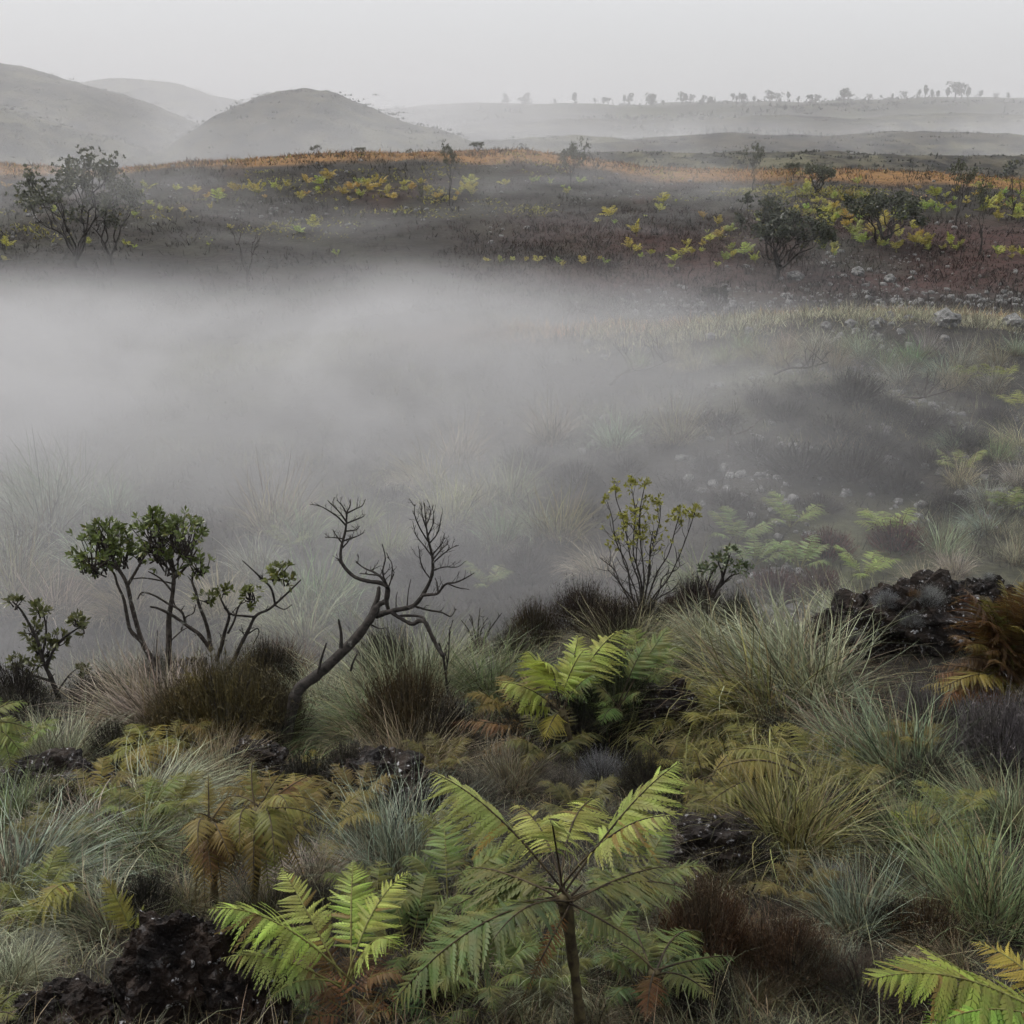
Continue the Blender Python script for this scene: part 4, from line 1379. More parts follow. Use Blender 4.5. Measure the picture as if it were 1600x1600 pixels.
def build_rocks():
    def put(px, py, wpx, hpx, depth, seed, mat, lab, sub=5, **kw):
        g = fore_at(px, py)
        k = m_per_px(g)
        place_rock(lab, g, (wpx * k / 2, depth * wpx * k / 2, hpx * k / 2 * 1.1), seed, mat, sub, group='dark volcanic rocks on the foreground slope', **kw)
    put(1350, 1015, 150, 105, 0.7, 3, 'rock', 'left half of the long dark rock on the ridge', jag=0.8, sink=0.22)
    put(1450, 1000, 190, 130, 0.6, 5, 'rock', 'long dark rock with pale flecks on the right of the ridge', jag=0.8, sink=0.22)
    put(1525, 965, 110, 95, 0.7, 8, 'rock', 'white flecked top end of the dark rock beside the dry bracken', jag=0.8, sink=0.2)
    put(285, 1600, 190, 215, 0.7, 12, 'rock_red', 'tall black block of rock left of the bright green fern', jag=0.35, rough=0.2, sink=0.22)
    put(380, 1610, 150, 150, 0.8, 14, 'rock_red', 'black rock under the bright green fern', jag=0.4, sink=0.25)
    put(110, 1610, 150, 100, 0.8, 17, 'rock_red', 'brown black mossy rock in the lower left corner', jag=0.5, sink=0.25)
    put(75, 1240, 140, 75, 0.8, 21, 'rock', 'low black rock with white flecks on the left', jag=0.7, sink=0.25)
    put(590, 1245, 170, 90, 0.8, 24, 'rock', 'jagged black rock behind the rounded silver tussock', jag=0.9, sink=0.25)
    put(665, 1300, 110, 80, 0.8, 26, 'rock', 'black stone right of the rounded silver tussock', jag=0.9, sink=0.25)
    put(1040, 1150, 95, 95, 0.9, 31, 'rock_red', 'round dark red rock in the middle of the slope', jag=0.3, sink=0.2)
    put(1120, 1350, 150, 90, 0.8, 34, 'rock', 'black rock under the drooping olive fronds', jag=0.8, sink=0.25)
    put(300, 1045, 75, 55, 0.8, 37, 'rock', 'small black rock behind the two-crowned tree', jag=0.5, sink=0.2)
    put(400, 1205, 90, 60, 0.8, 39, 'rock', 'dark stone at the foot of the dead tree', jag=0.4, sink=0.25)
    put(408, 1190, 34, 20, 0.5, 41, 'rock_pale', 'small pale curved stone beside the dead tree foot', 3, jag=0.3, sink=0.1)


def build_ferns():
    LIME = (0.34, 0.40, 0.10)
    DEEP = (0.105, 0.15, 0.042)
    OLV = (0.155, 0.135, 0.030)
    YEL = (0.30, 0.27, 0.045)
    BRN = (0.14, 0.058, 0.016)

    def tips(base, Y, lst):
        return [(at(a, b, Y + dy), arch, kw) for (a, b, dy, arch, kw) in lst]

    # bright fern at the bottom
    g = fore_at(560, 1590)
    c = at(545, 1535, g[1] + 0.05)
    fern_by_tips('fern', 'bright lime green fern spreading its fronds beside the black rocks', c, tips(c, c[1], [
        (325, 1408, -0.1, 0.22, dict(plen=0.30, npairs=22, kind='droop')), (440, 1348, 0.35, 0.12, dict(plen=0.26, npairs=20)), (552, 1336, 0.45, 0.14, dict(plen=0.26, npairs=20)),
        (640, 1352, 0.35, 0.15, dict(plen=0.24, npairs=18)), (345, 1488, -0.2, 0.18, dict(plen=0.28, npairs=18, kind='droop')), (615, 1465, -0.15, 0.35, dict(plen=0.34, npairs=16, kind='droop')),
        (415, 1560, -0.3, 0.2, dict(plen=0.28, npairs=16, color=DEEP))]),
        LIME, 'ferns of the foreground slope', pinna_objects=True, rachis=M['rachis_green'])

    # tree fern
    g = fore_at(912, 1640)
    Y = g[1]
    crown = at(882, 1402, Y + 0.02)
    trunk = [g, at(903, 1560, Y), at(893, 1480, Y)]
    big = dict(start=0.33, kind='droop', pinna_objects=True)
    fern_by_tips('tree_fern', 'tree fern with slim trunk, lime upper fronds and dark lower fronds', crown, tips(crown, Y, [
        (672, 1192, 0.05, 0.16, dict(big, plen=0.26, npairs=22)), (1062, 1178, 0.15, 0.10, dict(big, plen=0.28, npairs=24)), (940, 1236, 0.55, 0.25, dict(big, plen=0.32, npairs=20)),
        (800, 1245, 0.45, 0.20, dict(big, plen=0.26, npairs=20)), (1050, 1262, -0.2, 0.22, dict(big, plen=0.22, npairs=20)), (860, 1275, -0.2, 0.35, dict(big, plen=0.24, npairs=16)),
        (690, 1420, 0.25, 0.16, dict(color=DEEP, plen=0.34, npairs=24, start=0.2, kind='droop')), (655, 1500, 0.0, 0.22, dict(color=DEEP, plen=0.32, npairs=24, start=0.22, kind='fine')), (600, 1570, -0.25, 0.24, dict(color=DEEP, plen=0.30, npairs=24, start=0.3)),
        (1090, 1385, 0.3, 0.12, dict(color=(0.10, 0.14, 0.05), plen=0.30, npairs=22, start=0.2)), (1060, 1345, 0.45, 0.1, dict(color=(0.13, 0.15, 0.04), plen=0.26, npairs=20)), (720, 1350, 0.5, 0.16, dict(color=DEEP, plen=0.34, npairs=22)),
        (815, 1560, -0.2, 0.08, dict(color=BRN, mat=M['deadfern'], plen=0.14, npairs=20, start=0.2)), (1010, 1480, -0.1, 0.12, dict(color=(0.08, 0.12, 0.045), plen=0.26, npairs=20)),
        (770, 1460, -0.35, 0.2, dict(color=(0.09, 0.14, 0.05), plen=0.30, npairs=20))]),
        LIME, None, trunk=trunk, rachis=M['rachis'])

    # dark lower fern right of the tree fern
    g = fore_at(1040, 1610)
    c = at(1020, 1520, g[1])
    fern_by_tips('fern', 'dark green fern drooping to the right below the tree fern', c, tips(c, c[1], [
        (1155, 1490, 0.1, 0.18, dict(kind='droop')), (960, 1470, 0.1, 0.25, {}), (1100, 1450, 0.4, 0.2, {}), (990, 1440, 0.3, 0.2, {}), (1120, 1560, -0.3, 0.3, {}), (1010, 1590, -0.3, 0.2, dict(color=BRN))]),
        DEEP, 'ferns of the foreground slope', trunk=[g, at(1038, 1560, g[1])])

    # corner fern
    g = fore_at(1640, 1640)
    c = at(1660, 1600, g[1])
    fern_by_tips('fern', 'fresh green fern arching in from the lower right corner', c, tips(c, c[1], [
        (1352, 1518, -0.1, 0.16, dict(plen=0.36, npairs=28, start=0.1)), (1440, 1600, -0.25, 0.2, dict(plen=0.34, npairs=24, start=0.1)), (1518, 1464, 0.35, 0.16, dict(plen=0.30, npairs=24, color=(0.36, 0.27, 0.055)))]),
        (0.19, 0.27, 0.04), 'ferns of the foreground slope', pinna_objects=True, rachis=M['rachis_green'])

    # left-hand ferns
    g = fore_at(140, 1440)
    c = at(125, 1385, g[1])
    fern_by_tips('fern', 'yellow green fern frond reaching to the left edge above the mossy rock', c, tips(c, c[1], [(-30, 1452, -0.1, 0.14, dict(plen=0.36, npairs=20, start=0.05)), (60, 1420, -0.3, 0.3, dict(plen=0.3, npairs=16))]),
                 (0.22, 0.22, 0.035), 'ferns of the foreground slope', pinna_objects=True, rachis=M['rachis_green'])
    g = fore_at(205, 1480)
    fern_by_tips('fern', 'single upright yellow frond beside the tall black rock', g, tips(g, g[1], [(158, 1362, 0.1, 0.06, dict(plen=0.26, npairs=22, start=0.2)), (225, 1410, 0.05, 0.1, dict(plen=0.24, npairs=16))]),
                 (0.26, 0.26, 0.05), 'ferns of the foreground slope', pinna_objects=True, rachis=M['rachis_green'])
    g = fore_at(230, 1215)
    c = at(225, 1165, g[1] + 0.05)
    fern_by_tips('fern', 'broad olive yellow fern in front of the orange brown heath', c, tips(c, c[1], [(148, 1205, -0.15, 0.3, {}), (190, 1225, -0.35, 0.35, {}), (300, 1165, 0.0, 0.3, {}), (295, 1195, -0.2, 0.35, {}), (245, 1228, -0.4, 0.4, {}), (200, 1130, 0.3, 0.3, {}), (260, 1130, 0.3, 0.3, {}), (160, 1165, 0.1, 0.3, {})]),
                 (0.20, 0.18, 0.030), 'ferns of the foreground slope', plen=0.3, rachis=M['rachis_green'])
    g = fore_at(395, 1420)
    c = at(400, 1268, g[1])
    fern_by_tips('tree_fern', 'brown olive tree fern with hanging withered fronds at left', c, tips(c, c[1], [(395, 1180, 0.2, 0.05, dict(plen=0.2)), (490, 1205, 0.15, 0.05, dict(plen=0.22, color=BRN)), (520, 1290, 0.0, 0.3, {}), (480, 1380, -0.2, 0.5, {}), (420, 1400, -0.35, 0.45, {}), (445, 1200, 0.1, 0.05, dict(plen=0.18)), (360, 1380, -0.3, 0.35, {}), (450, 1255, -0.3, 0.3, {}), (450, 1395, -0.3, 0.5, {}), (500, 1340, -0.1, 0.4, {}), (395, 1405, -0.4, 0.4, {}), (465, 1290, 0.3, 0.3, {}), (340, 1250, 0.25, 0.25, {}), (505, 1255, 0.3, 0.25, {}), (430, 1360, -0.5, 0.5, {}), (375, 1330, -0.45, 0.5, {})]),
                 OLV, 'ferns of the foreground slope', trunk=[g, at(402, 1350, g[1])], plen=0.26, mat=M['deadfern'], kind='droop')
    g = fore_at(335, 1420)
    c = at(332, 1290, g[1])
    fern_by_tips('tree_fern', 'narrow brown tree fern left of the brown olive one', c, tips(c, c[1], [(325, 1205, 0.15, 0.05, dict(plen=0.2)), (390, 1290, 0.0, 0.3, {}), (305, 1400, -0.25, 0.4, {}), (350, 1410, -0.35, 0.4, {}), (385, 1375, -0.3, 0.4, dict(color=BRN)), (300, 1270, 0.0, 0.25, {}), (360, 1240, 0.2, 0.2, {}), (320, 1405, -0.4, 0.45, {}), (280, 1340, -0.1, 0.4, {}), (365, 1350, -0.4, 0.5, {}), (310, 1330, -0.4, 0.5, {}), (275, 1300, 0.2, 0.3, {}), (335, 1390, -0.45, 0.5, dict(color=BRN))]),
                 (0.17, 0.125, 0.028), 'ferns of the foreground slope', trunk=[g, at(334, 1360, g[1])], plen=0.26, mat=M['deadfern'], kind='droop')
    g = fore_at(-10, 1220)
    c = at(-25, 1130, g[1])
    fern_by_tips('fern', 'bright green fern entering at the left edge of the ridge', c, tips(c, c[1], [(48, 1095, 0.1, 0.3, {}), (62, 1145, 0, 0.3, {}), (40, 1185, -0.2, 0.3, {}), (0, 1085, 0.2, 0.2, {}), (20, 1210, -0.3, 0.3, {})]),
                 (0.16, 0.22, 0.05), 'ferns of the foreground slope', plen=0.32)
    g = fore_at(-10, 1620)
    c = at(-20, 1600, g[1])
    fern_by_tips('fern', 'little green fern in the lower left corner', c, tips(c, c[1], [(35, 1545, 0.1, 0.2, {}), (28, 1590, -0.1, 0.3, {}), (5, 1535, 0.1, 0.2, {})]), (0.16, 0.20, 0.04), 'ferns of the foreground slope')

    # the bright drooping fern in the middle of the ridge
    g = fore_at(905, 1205)
    c = at(878, 1110, g[1] + 0.05)
    fern_by_tips('fern', 'lime green drooping fern with yellowing lower fronds under the ridge', c, tips(c, c[1], [
        (778, 1062, -0.05, 0.22, dict(plen=0.42)), (822, 1012, 0.15, 0.2, dict(plen=0.42)), (905, 985, 0.3, 0.12, dict(plen=0.32)), (975, 975, 0.4, 0.22, dict(plen=0.3)), (850, 1030, -0.15, 0.35, dict(plen=0.5)),
        (915, 1010, 0.1, 0.3, dict(plen=0.4)), (805, 1110, -0.15, 0.2, dict(color=YEL, plen=0.36)), (850, 1155, -0.3, 0.25, dict(color=YEL, plen=0.36)), (930, 1050, -0.1, 0.2, dict(color=(0.12, 0.17, 0.04), plen=0.4))]),
        (0.31, 0.39, 0.08), 'ferns of the foreground slope', trunk=[g], kind='droop', rachis=M['rachis'])
    g = fore_at(965, 1190)
    c = at(965, 1110, g[1])
    fern_by_tips('fern', 'green fern with dark curved stalk right of the lime drooping fern', c, tips(c, c[1], [(1045, 972, 0.3, -0.1, dict(plen=0.26, start=0.55)), (1010, 1000, 0.2, 0.1, dict(plen=0.3, start=0.4)), (920, 1060, 0, 0.2, {}), (1000, 1080, -0.1, 0.3, {}), (940, 1130, -0.3, 0.3, {})]),
                 (0.10, 0.15, 0.04), 'ferns of the foreground slope', plen=0.34)
    g = fore_at(790, 1175)
    c = at(845, 1150, g[1] + 0.1)
    fern_by_tips('fern', 'dead rust brown fern collapsed below the lime drooping fern', c, tips(c, c[1], [(690, 1125, 0, 0.2, {}), (740, 1145, -0.1, 0.3, {}), (765, 1190, -0.25, 0.25, dict(color=(0.22, 0.13, 0.03))), (735, 1190, -0.3, 0.3, {}), (780, 1120, 0.1, 0.2, dict(color=(0.2, 0.1, 0.02)))]),
                 BRN, 'ferns of the foreground slope', mat=M['deadfern'], plen=0.2, kind='droop')
    g = fore_at(1030, 1225)
    c = at(1045, 1195, g[1])
    fern_by_tips('fern', 'olive fern frond curling below the round dark red rock', c, tips(c, c[1], [(978, 1148, 0.1, 0.25, dict(plen=0.36)), (1000, 1200, -0.2, 0.25, {}), (1060, 1160, 0.1, 0.2, {})]), (0.13, 0.12, 0.03), 'ferns of the foreground slope')

    # olive fern with arching dark stalk
    g = fore_at(1325, 1290)
    c = at(1318, 1265, g[1])
    fern_by_tips('fern', 'olive fern on a thick arching dark stalk in the right middle', c, tips(c, c[1], [(1115, 1195, -0.1, 0.32, dict(plen=0.22, start=0.45, thick=0.010)), (1090, 1260, -0.25, 0.42, dict(plen=0.22, start=0.45, thick=0.009)), (1165, 1340, -0.5, 0.5, dict(plen=0.2, start=0.5)), (1250, 1180, 0.2, 0.2, {}), (1200, 1350, -0.55, 0.5, dict(plen=0.18, start=0.5)), (1130, 1165, 0.1, 0.3, dict(start=0.4))]),
                 (0.15, 0.14, 0.035), 'ferns of the foreground slope', kind='droop')
    g = fore_at(1110, 1260)
    c = at(1100, 1215, g[1])
    fern_by_tips('fern', 'olive yellow withering fern between the dark red rock and olive tussock', c, tips(c, c[1], [(1150, 1170, 0.1, 0.2, {}), (1085, 1170, 0.1, 0.2, {}), (1180, 1230, -0.1, 0.3, {}), (1070, 1265, -0.2, 0.3, {}), (1140, 1280, -0.3, 0.3, {})]), (0.17, 0.14, 0.03), 'ferns of the foreground slope', mat=M['deadfern'])
    g = fore_at(1440, 1330)
    c = at(1440, 1305, g[1])
    fern_by_tips('fern', 'low yellow green fern among the right hand tussocks', c, tips(c, c[1], [(1388, 1262, 0.1, 0.2, {}), (1430, 1250, 0.2, 0.2, {}), (1475, 1268, 0.1, 0.2, {}), (1395, 1310, -0.1, 0.2, {}), (1485, 1310, -0.1, 0.2, {})]), (0.19, 0.19, 0.03), 'ferns of the foreground slope', plen=0.32)

    # dry bracken on the right edge
    g = fore_at(1590, 1110)
    lst = []
    for i in range(54):
        a = rnd.uniform(-0.1, 1.75)
        l = rnd.uniform(70, 190)
        lst.append((1600 - math.cos(a) * l * 0.95, 1075 - math.sin(a) * l * 1.12 + rnd.uniform(-10, 40), rnd.uniform(-0.45, 0.35), rnd.uniform(0.1, 0.35), dict(color=rnd.choice([(0.16, 0.125, 0.03), (0.13, 0.065, 0.022), (0.09, 0.042, 0.018), (0.15, 0.135, 0.03), (0.075, 0.035, 0.018)]), plen=0.24, npairs=22, start=0.12, kind=rnd.choice(['fine', 'droop']))))
    lst += [(1460, 1060, -0.3, 0.2, dict(color=BRN)), (1485, 985, 0, 0.2, dict(color=(0.13, 0.065, 0.022))), (1545, 925, 0.2, 0.2, dict(color=(0.16, 0.14, 0.03))), (1600, 900, 0.2, 0.2, dict(color=(0.16, 0.14, 0.03))), (1475, 1085, -0.4, 0.15, dict(color=BRN))]
    c = at(1590, 1075, g[1])
    fern_by_tips('bracken', 'dry orange and olive bracken thicket against the dark rock at right', c, tips(c, c[1], lst), OLV, 'ferns of the foreground slope', mat=M['deadfern'], kind='droop', trunk=None)

    # low ferns filling the slope
    FV = [fern_variant('fore%d' % k, 8, 1.0, 22 + 6 * k, 0.30, 'fine', 18, 0.27) for k in range(3)]
    for i, (px, py, w, c_, lab) in enumerate((
            (700, 1440, 220, (0.11, 0.16, 0.045), 'dark green lacy fern left of the tree fern crown'), (640, 1520, 200, (0.09, 0.13, 0.038), 'dark green fern between the bright fern and the tree fern'), (760, 1570, 210, (0.10, 0.14, 0.04), 'dark green fern at the tree fern foot on the left'),
            (820, 1470, 170, (0.11, 0.15, 0.05), 'grey green fern hanging behind the tree fern trunk'), (990, 1420, 200, (0.11, 0.15, 0.05), 'olive green fern right under the tree fern crown'), (1000, 1570, 180, (0.06, 0.10, 0.035), 'dark fern right of the tree fern foot'),
            (500, 1330, 190, (0.17, 0.14, 0.035), 'olive brown fern right of the withered tree ferns'), (440, 1300, 170, (0.16, 0.115, 0.03), 'brown fern behind the withered tree ferns'), (270, 1300, 150, (0.15, 0.15, 0.035), 'olive fern left of the withered tree ferns'), (225, 1300, 150, (0.13, 0.165, 0.04), 'green fern over the weeping tussock'),
            (60, 1440, 150, (0.15, 0.17, 0.04), 'yellow green fern on the left edge above the mossy rock'), (30, 1190, 120, (0.15, 0.21, 0.05), 'green fern on the left edge under the bright one'), (1090, 1150, 150, (0.16, 0.15, 0.035), 'olive fern right of the dark red rock'), (1180, 1210, 150, (0.17, 0.16, 0.04), 'olive fern below the combed over tussock'),
            (1210, 1300, 170, (0.16, 0.15, 0.04), 'olive fern inside the arching dark stalk'), (1140, 1310, 170, (0.13, 0.13, 0.035), 'dull olive fern above the nearly black heath'), (930, 1130, 170, (0.12, 0.18, 0.045), 'green fern under the lime drooping fern'), (1000, 1090, 170, (0.11, 0.16, 0.04), 'mid green fern right of the lime drooping fern'),
            (860, 1200, 150, (0.07, 0.075, 0.025), 'dark olive fern below the lime drooping fern'), (1060, 1230, 130, (0.13, 0.12, 0.03), 'olive brown fern above the tree fern right frond'), (330, 1120, 110, (0.20, 0.17, 0.035), 'yellow olive fern over the orange brown heath'), (540, 1580, 170, (0.11, 0.05, 0.022), 'red brown fern litter below the bright fern'),
            (1480, 1300, 130, (0.15, 0.16, 0.035), 'olive green fern left of the tall pale tussock'), (1330, 1260, 120, (0.12, 0.11, 0.03), 'brown olive fern at the foot of the arching stalk'), (400, 1560, 130, (0.06, 0.11, 0.035), 'dark green fern on the black rock under the bright fern'), (900, 1290, 130, (0.09, 0.085, 0.03), 'dull fern behind the tree fern crown'))):
        g = fore_at(px, py)
        place_fern(lab, g + Vector((0, 0, 0.05)), (w * m_per_px(g) / 1.45, w * m_per_px(g) / 1.45, w * m_per_px(g) / 1.25), [a_ * 1.12 for a_ in c_], FV[i % 3], 'ferns of the foreground slope')

    for i, (px, py, w, c_, lab) in enumerate((
            (840, 1560, 150, (0.12, 0.16, 0.045), 'low green fern against the left of the tree fern trunk'), (945, 1530, 150, (0.10, 0.14, 0.04), 'low dark fern against the right of the tree fern trunk'), (720, 1350, 140, (0.12, 0.13, 0.04), 'olive fern above the lacy dark ferns'), (590, 1440, 140, (0.15, 0.19, 0.045), 'yellow green fern right behind the bright fern'),
            (160, 1270, 120, (0.16, 0.13, 0.035), 'bronze fern below the broad olive fern'), (90, 1340, 120, (0.13, 0.13, 0.04), 'bronze green fern among the left edge tussocks'), (360, 1190, 120, (0.15, 0.10, 0.03), 'bronze fern in front of the olive brown heath'), (560, 1270, 110, (0.14, 0.10, 0.03), 'bronze fern left of the black stone'),
            (800, 1130, 120, (0.17, 0.12, 0.03), 'bronze fern left below the lime drooping fern'), (1280, 1230, 130, (0.16, 0.15, 0.04), 'olive bronze fern under the pinkish straw tussock'), (1500, 1380, 120, (0.14, 0.16, 0.04), 'green fern in front of the tall pale tussock'), (1240, 1420, 120, (0.11, 0.09, 0.03), 'dark bronze fern above the rust heath'),
            (1420, 1190, 110, (0.13, 0.11, 0.03), 'bronze fern at the foot of the grey green tussock'), (690, 1220, 110, (0.13, 0.11, 0.035), 'bronze fern above the black stone'), (270, 1195, 110, (0.19, 0.17, 0.035), 'yellow olive fern right of the broad olive fern'))):
        g = fore_at(px, py)
        place_fern(lab, g + Vector((0, 0, 0.04)), (w * m_per_px(g) / 1.35, w * m_per_px(g) / 1.35, w * m_per_px(g) / 1.15), [a_ * 1.1 for a_ in c_], FV[(i + 1) % 3], 'ferns of the foreground slope')

    # small ones
    v = fern_variant('small', 8, 1.0, 25, 0.28, 'mid', 15, 0.27)
    for px, py, w, c_, lab in ((1300, 965, 130, (0.17, 0.23, 0.05), 'small green fern growing behind the left end of the long dark rock'),
                               (335, 1062, 75, (0.16, 0.20, 0.04), 'small green fern right of the two-crowned tree foot'),
                               (205, 1085, 80, (0.24, 0.21, 0.04), 'small yellow fern left of the two-crowned tree foot'),
                               (495, 1195, 60, (0.26, 0.22, 0.03), 'tiny yellow fern above the jagged black rock'),
                               (560, 1600, 200, (0.19, 0.075, 0.030), 'red brown withered fern at the bottom below the bright fern'),
                               (450, 1600, 130, (0.06, 0.10, 0.03), 'dark green fern under the bright fern at the bottom'),
                               (690, 1590, 190, (0.07, 0.12, 0.04), 'dark green fern left of the tree fern trunk at the bottom'),
                               (150, 1130, 60, (0.20, 0.10, 0.025), 'tiny orange fern below the dark heath at left')):
        g = fore_at(px, py)
        place_fern(lab, g, w * m_per_px(g) / 1.7, c_, v, 'ferns of the foreground slope')


def build_undergrowth():
    """short grass, litter and dead stalks between the plants: nobody could count them"""
    n = 90000
    y = 3.3 + 8.9 * RNG.uniform(0, 1, n) ** 1.15
    x = RNG.uniform(-0.62, 0.62, n) * (y + 1.5)
    z = H(x, y)
    dens = fbm(x * 1.1, y * 1.1, 71, 3)
    keep = RNG.uniform(-1.0, 0.5, n) < dens
    x, y, z = x[keep], y[keep], z[keep]
    n = len(x)
    root = np.stack([x, y, z - 0.02], -1)
    for part, sel, col, L0, L1, nm, lab in (
            (0, slice(0, n // 3), (0.12, 0.13, 0.065), 0.08, 0.24, 'undergrowth_grass', 'short grey green grass between the foreground plants'),
            (1, slice(n // 3, 2 * n // 3), (0.045, 0.033, 0.02), 0.07, 0.24, 'undergrowth_heath', 'low brown heath and litter between the foreground plants'),
            (2, slice(2 * n // 3, n), (0.14, 0.105, 0.06), 0.06, 0.22, 'dead_grass', 'dead straw and fallen stalks between the foreground plants')):
        mb = MB()
        r_ = root[sel]
        k = len(r_)
        lean = RNG.uniform(0.05, 0.9, k) if part != 2 else RNG.uniform(0.5, 1.45, k)
        blades(mb, r_, RNG.uniform(0, 6.28, k), lean, RNG.uniform(L0, L1, k), RNG.uniform(-0.2, 1.3, k), RNG.uniform(0.003, 0.006, k), 3, kink=0.4)
        o = obj(nm, mb.mesh(nm, M['heath'] if part == 1 else M['grass']), color=col, kind='stuff')
        o['label'] = lab
        o['category'] = 'undergrowth'


def build_rock_tufts():
    """small grey tufts growing on the long dark rock: found by looking at the rock from above its face"""
    from mathutils.bvhtree import BVHTree
    bpy.context.view_layer.update()
    rocks = [o for o in bpy.data.objects if o.name.startswith('rock') and o.type == 'MESH']
    trees = [BVHTree.FromPolygons([o.matrix_world @ v.co for v in o.data.vertices], [tuple(p.vertices) for p in o.data.polygons]) for o in rocks]
    wiry = heath_variant('wiry', 1700, 0.6, 0.004, 0.25, 0.3, 1)
    for px, py, w, c, lab in ((1385, 945, 55, (0.26, 0.26, 0.28), 'small grey lichen tuft on the left of the long dark rock'), (1452, 940, 60, (0.28, 0.28, 0.29), 'pale grey tuft on the middle of the long dark rock'), (1425, 975, 45, (0.22, 0.22, 0.23), 'grey tuft low on the face of the long dark rock'),
                              (1430, 930, 28, (0.20, 0.10, 0.03), 'little orange tuft on the long dark rock'), (1340, 1000, 40, (0.26, 0.26, 0.28), 'whitish tuft at the left foot of the long dark rock'), (1545, 905, 30, (0.3, 0.3, 0.31), 'pale tuft on top of the long dark rock'),
                              (590, 1215, 50, (0.05, 0.045, 0.04), 'black twig tuft on the jagged rock'), (110, 1215, 26, (0.4, 0.4, 0.41), 'white lichen tuft on the low left rock'), (285, 1405, 60, (0.06, 0.055, 0.03), 'dark moss tuft on top of the tall black rock')):
        r = Vector(ray(px, py)).normalized()
        hits = [h for h in (t_.ray_cast(Vector((0, 0, 0)), r) for t_ in trees) if h[0] is not None]
        if not hits: continue
        h = min(hits, key=lambda q: q[3])
        s_ = w * m_per_px(h[0]) / 1.1
        place_heath(lab, h[0] - Vector((0, 0, 0.02)), s_, c, wiry, 'tufts growing on the rocks', name='lichen_tuft', cat='tuft')


build_tussocks()
build_heaths()
build_rocks()
build_rock_tufts()
build_ferns()
build_undergrowth()

# ================================================================== THE MISTY HOLLOW AND THE FAR SLOPE
def unit_tree(seed, spread=0.45, stems=4, leafy=1.0, low=0.15, leaf=0.03, levels=3, tufts=2, thick=1.0):
    """a tree one metre tall: a short crooked trunk that forks again and again, and a broken crown of leaf tufts"""
    global rnd, RNG
    keep = rnd, RNG
    rnd, RNG = random.Random(seed), np.random.default_rng(seed)
    mb, ml = MB(), MB()
    tips = []

    def grow(p, d, L, r, lev):
        d = d / np.linalg.norm(d)
        p1 = p + d * L * 0.35 + RNG.normal(0, 0.07, 3) * L
        p2 = p + d * L * 0.7 + RNG.normal(0, 0.10, 3) * L
        e = p + d * L + np.array([0, 0, 0.05 * L])
        tube(mb, catmull([p, p1, p2, e], 3), [r, r * 0.8, r * 0.62], 6 if lev < 2 else 4, 0.05)
        if lev >= levels:
            tips.append((e, d))
            tips.append((p2, d))
            return
        for k in range(rnd.choice([2, 2, 3])):
            nd = d + RNG.normal(0, 0.5, 3) * np.array([1, 1, 0.6]) + np.array([0, 0, 0.22])
            grow(e if k else p2 * 0.3 + e * 0.7, nd, L * rnd.uniform(0.55, 0.85), r * 0.58, lev + 1)

    lean = np.array([rnd.uniform(-.1, .1), rnd.uniform(-.1, .1), 1.0])
    top = lean * low
    tube(mb, catmull([(0, 0, -0.05), lean * low * 0.5 + RNG.normal(0, 0.01, 3), top], 4), [0.034 * thick, 0.026 * thick, 0.022 * thick], 8, 0.06)
    for i in range(stems):
        a = i / stems * 6.28 + rnd.uniform(-0.5, 0.5)
        tilt = spread * rnd.uniform(0.6, 1.5)
        grow(top * rnd.uniform(0.55, 1.0), np.array([math.cos(a) * tilt, math.sin(a) * tilt, 1.0]), rnd.uniform(0.26, 0.4), 0.017 * thick, 1)
    if leafy > 0:
        for (p, d) in tips:
            if rnd.random() > leafy: continue
            for q in range(tufts):
                leaf_cluster(ml, p + RNG.normal(0, 0.04, 3), d + RNG.normal(0, 0.4, 3), 7, leaf, leaf * 0.5, 1.3)
    zmax = max([v[:, 2].max() for v in mb.v + ml.v])
    for g_ in (mb, ml):
        g_.v = [v / zmax for v in g_.v]
    rnd, RNG = keep
    return mb.mesh('trunk', M['bark_dark'], True), (ml.mesh('crown', M['leaf']) if ml.v else None)


def far_tree_mesh(seed, w=0.5, low=0.3):
    """a small far tree one metre tall: trunk with two limbs, and a ragged crown of leaf faces"""
    global rnd, RNG
    keep = rnd, RNG
    rnd, RNG = random.Random(seed), np.random.default_rng(seed)
    mb, ml = MB(), MB()
    for k in range(3):
        a = rnd.uniform(0, 6.28)
        e = np.array([w * 0.3 * math.cos(a), w * 0.3 * math.sin(a), rnd.uniform(0.6, 0.85)])
        tube(mb, catmull([(0, 0, -0.1), e * np.array([0.3, 0.3, 0.45]), e], 3), [0.035, 0.02, 0.01], 5)
    for k in range(5):
        c = np.array([rnd.uniform(-.3, .3) * w, rnd.uniform(-.3, .3) * w, rnd.uniform(low + 0.15, 0.85)])
        for j in range(16):
            d = RNG.normal(0, 1, 3); d /= np.linalg.norm(d)
            leaf_cluster(ml, c + d * np.array([w * .28, w * .28, .17]) * rnd.uniform(.4, 1), d, 4, 0.12, 0.07, 1.3)
    rnd, RNG = keep
    return mb.mesh('trunk', M['bark_dark'], True), ml.mesh('crown', M['leaf'])


def place_tree(label, loc, h, meshes, color, wscale=1.0, group=None, rotz=None, name='moor_tree'):
    e = thing(name, label, 'tree', loc, rnd.uniform(0, 6.28) if rotz is None else rotz, (h * wscale, h * wscale, h), group)
    obj('trunk', meshes[0], e)
    if meshes[1] is not None:
        obj('crown', meshes[1], e, color=color)
    return e


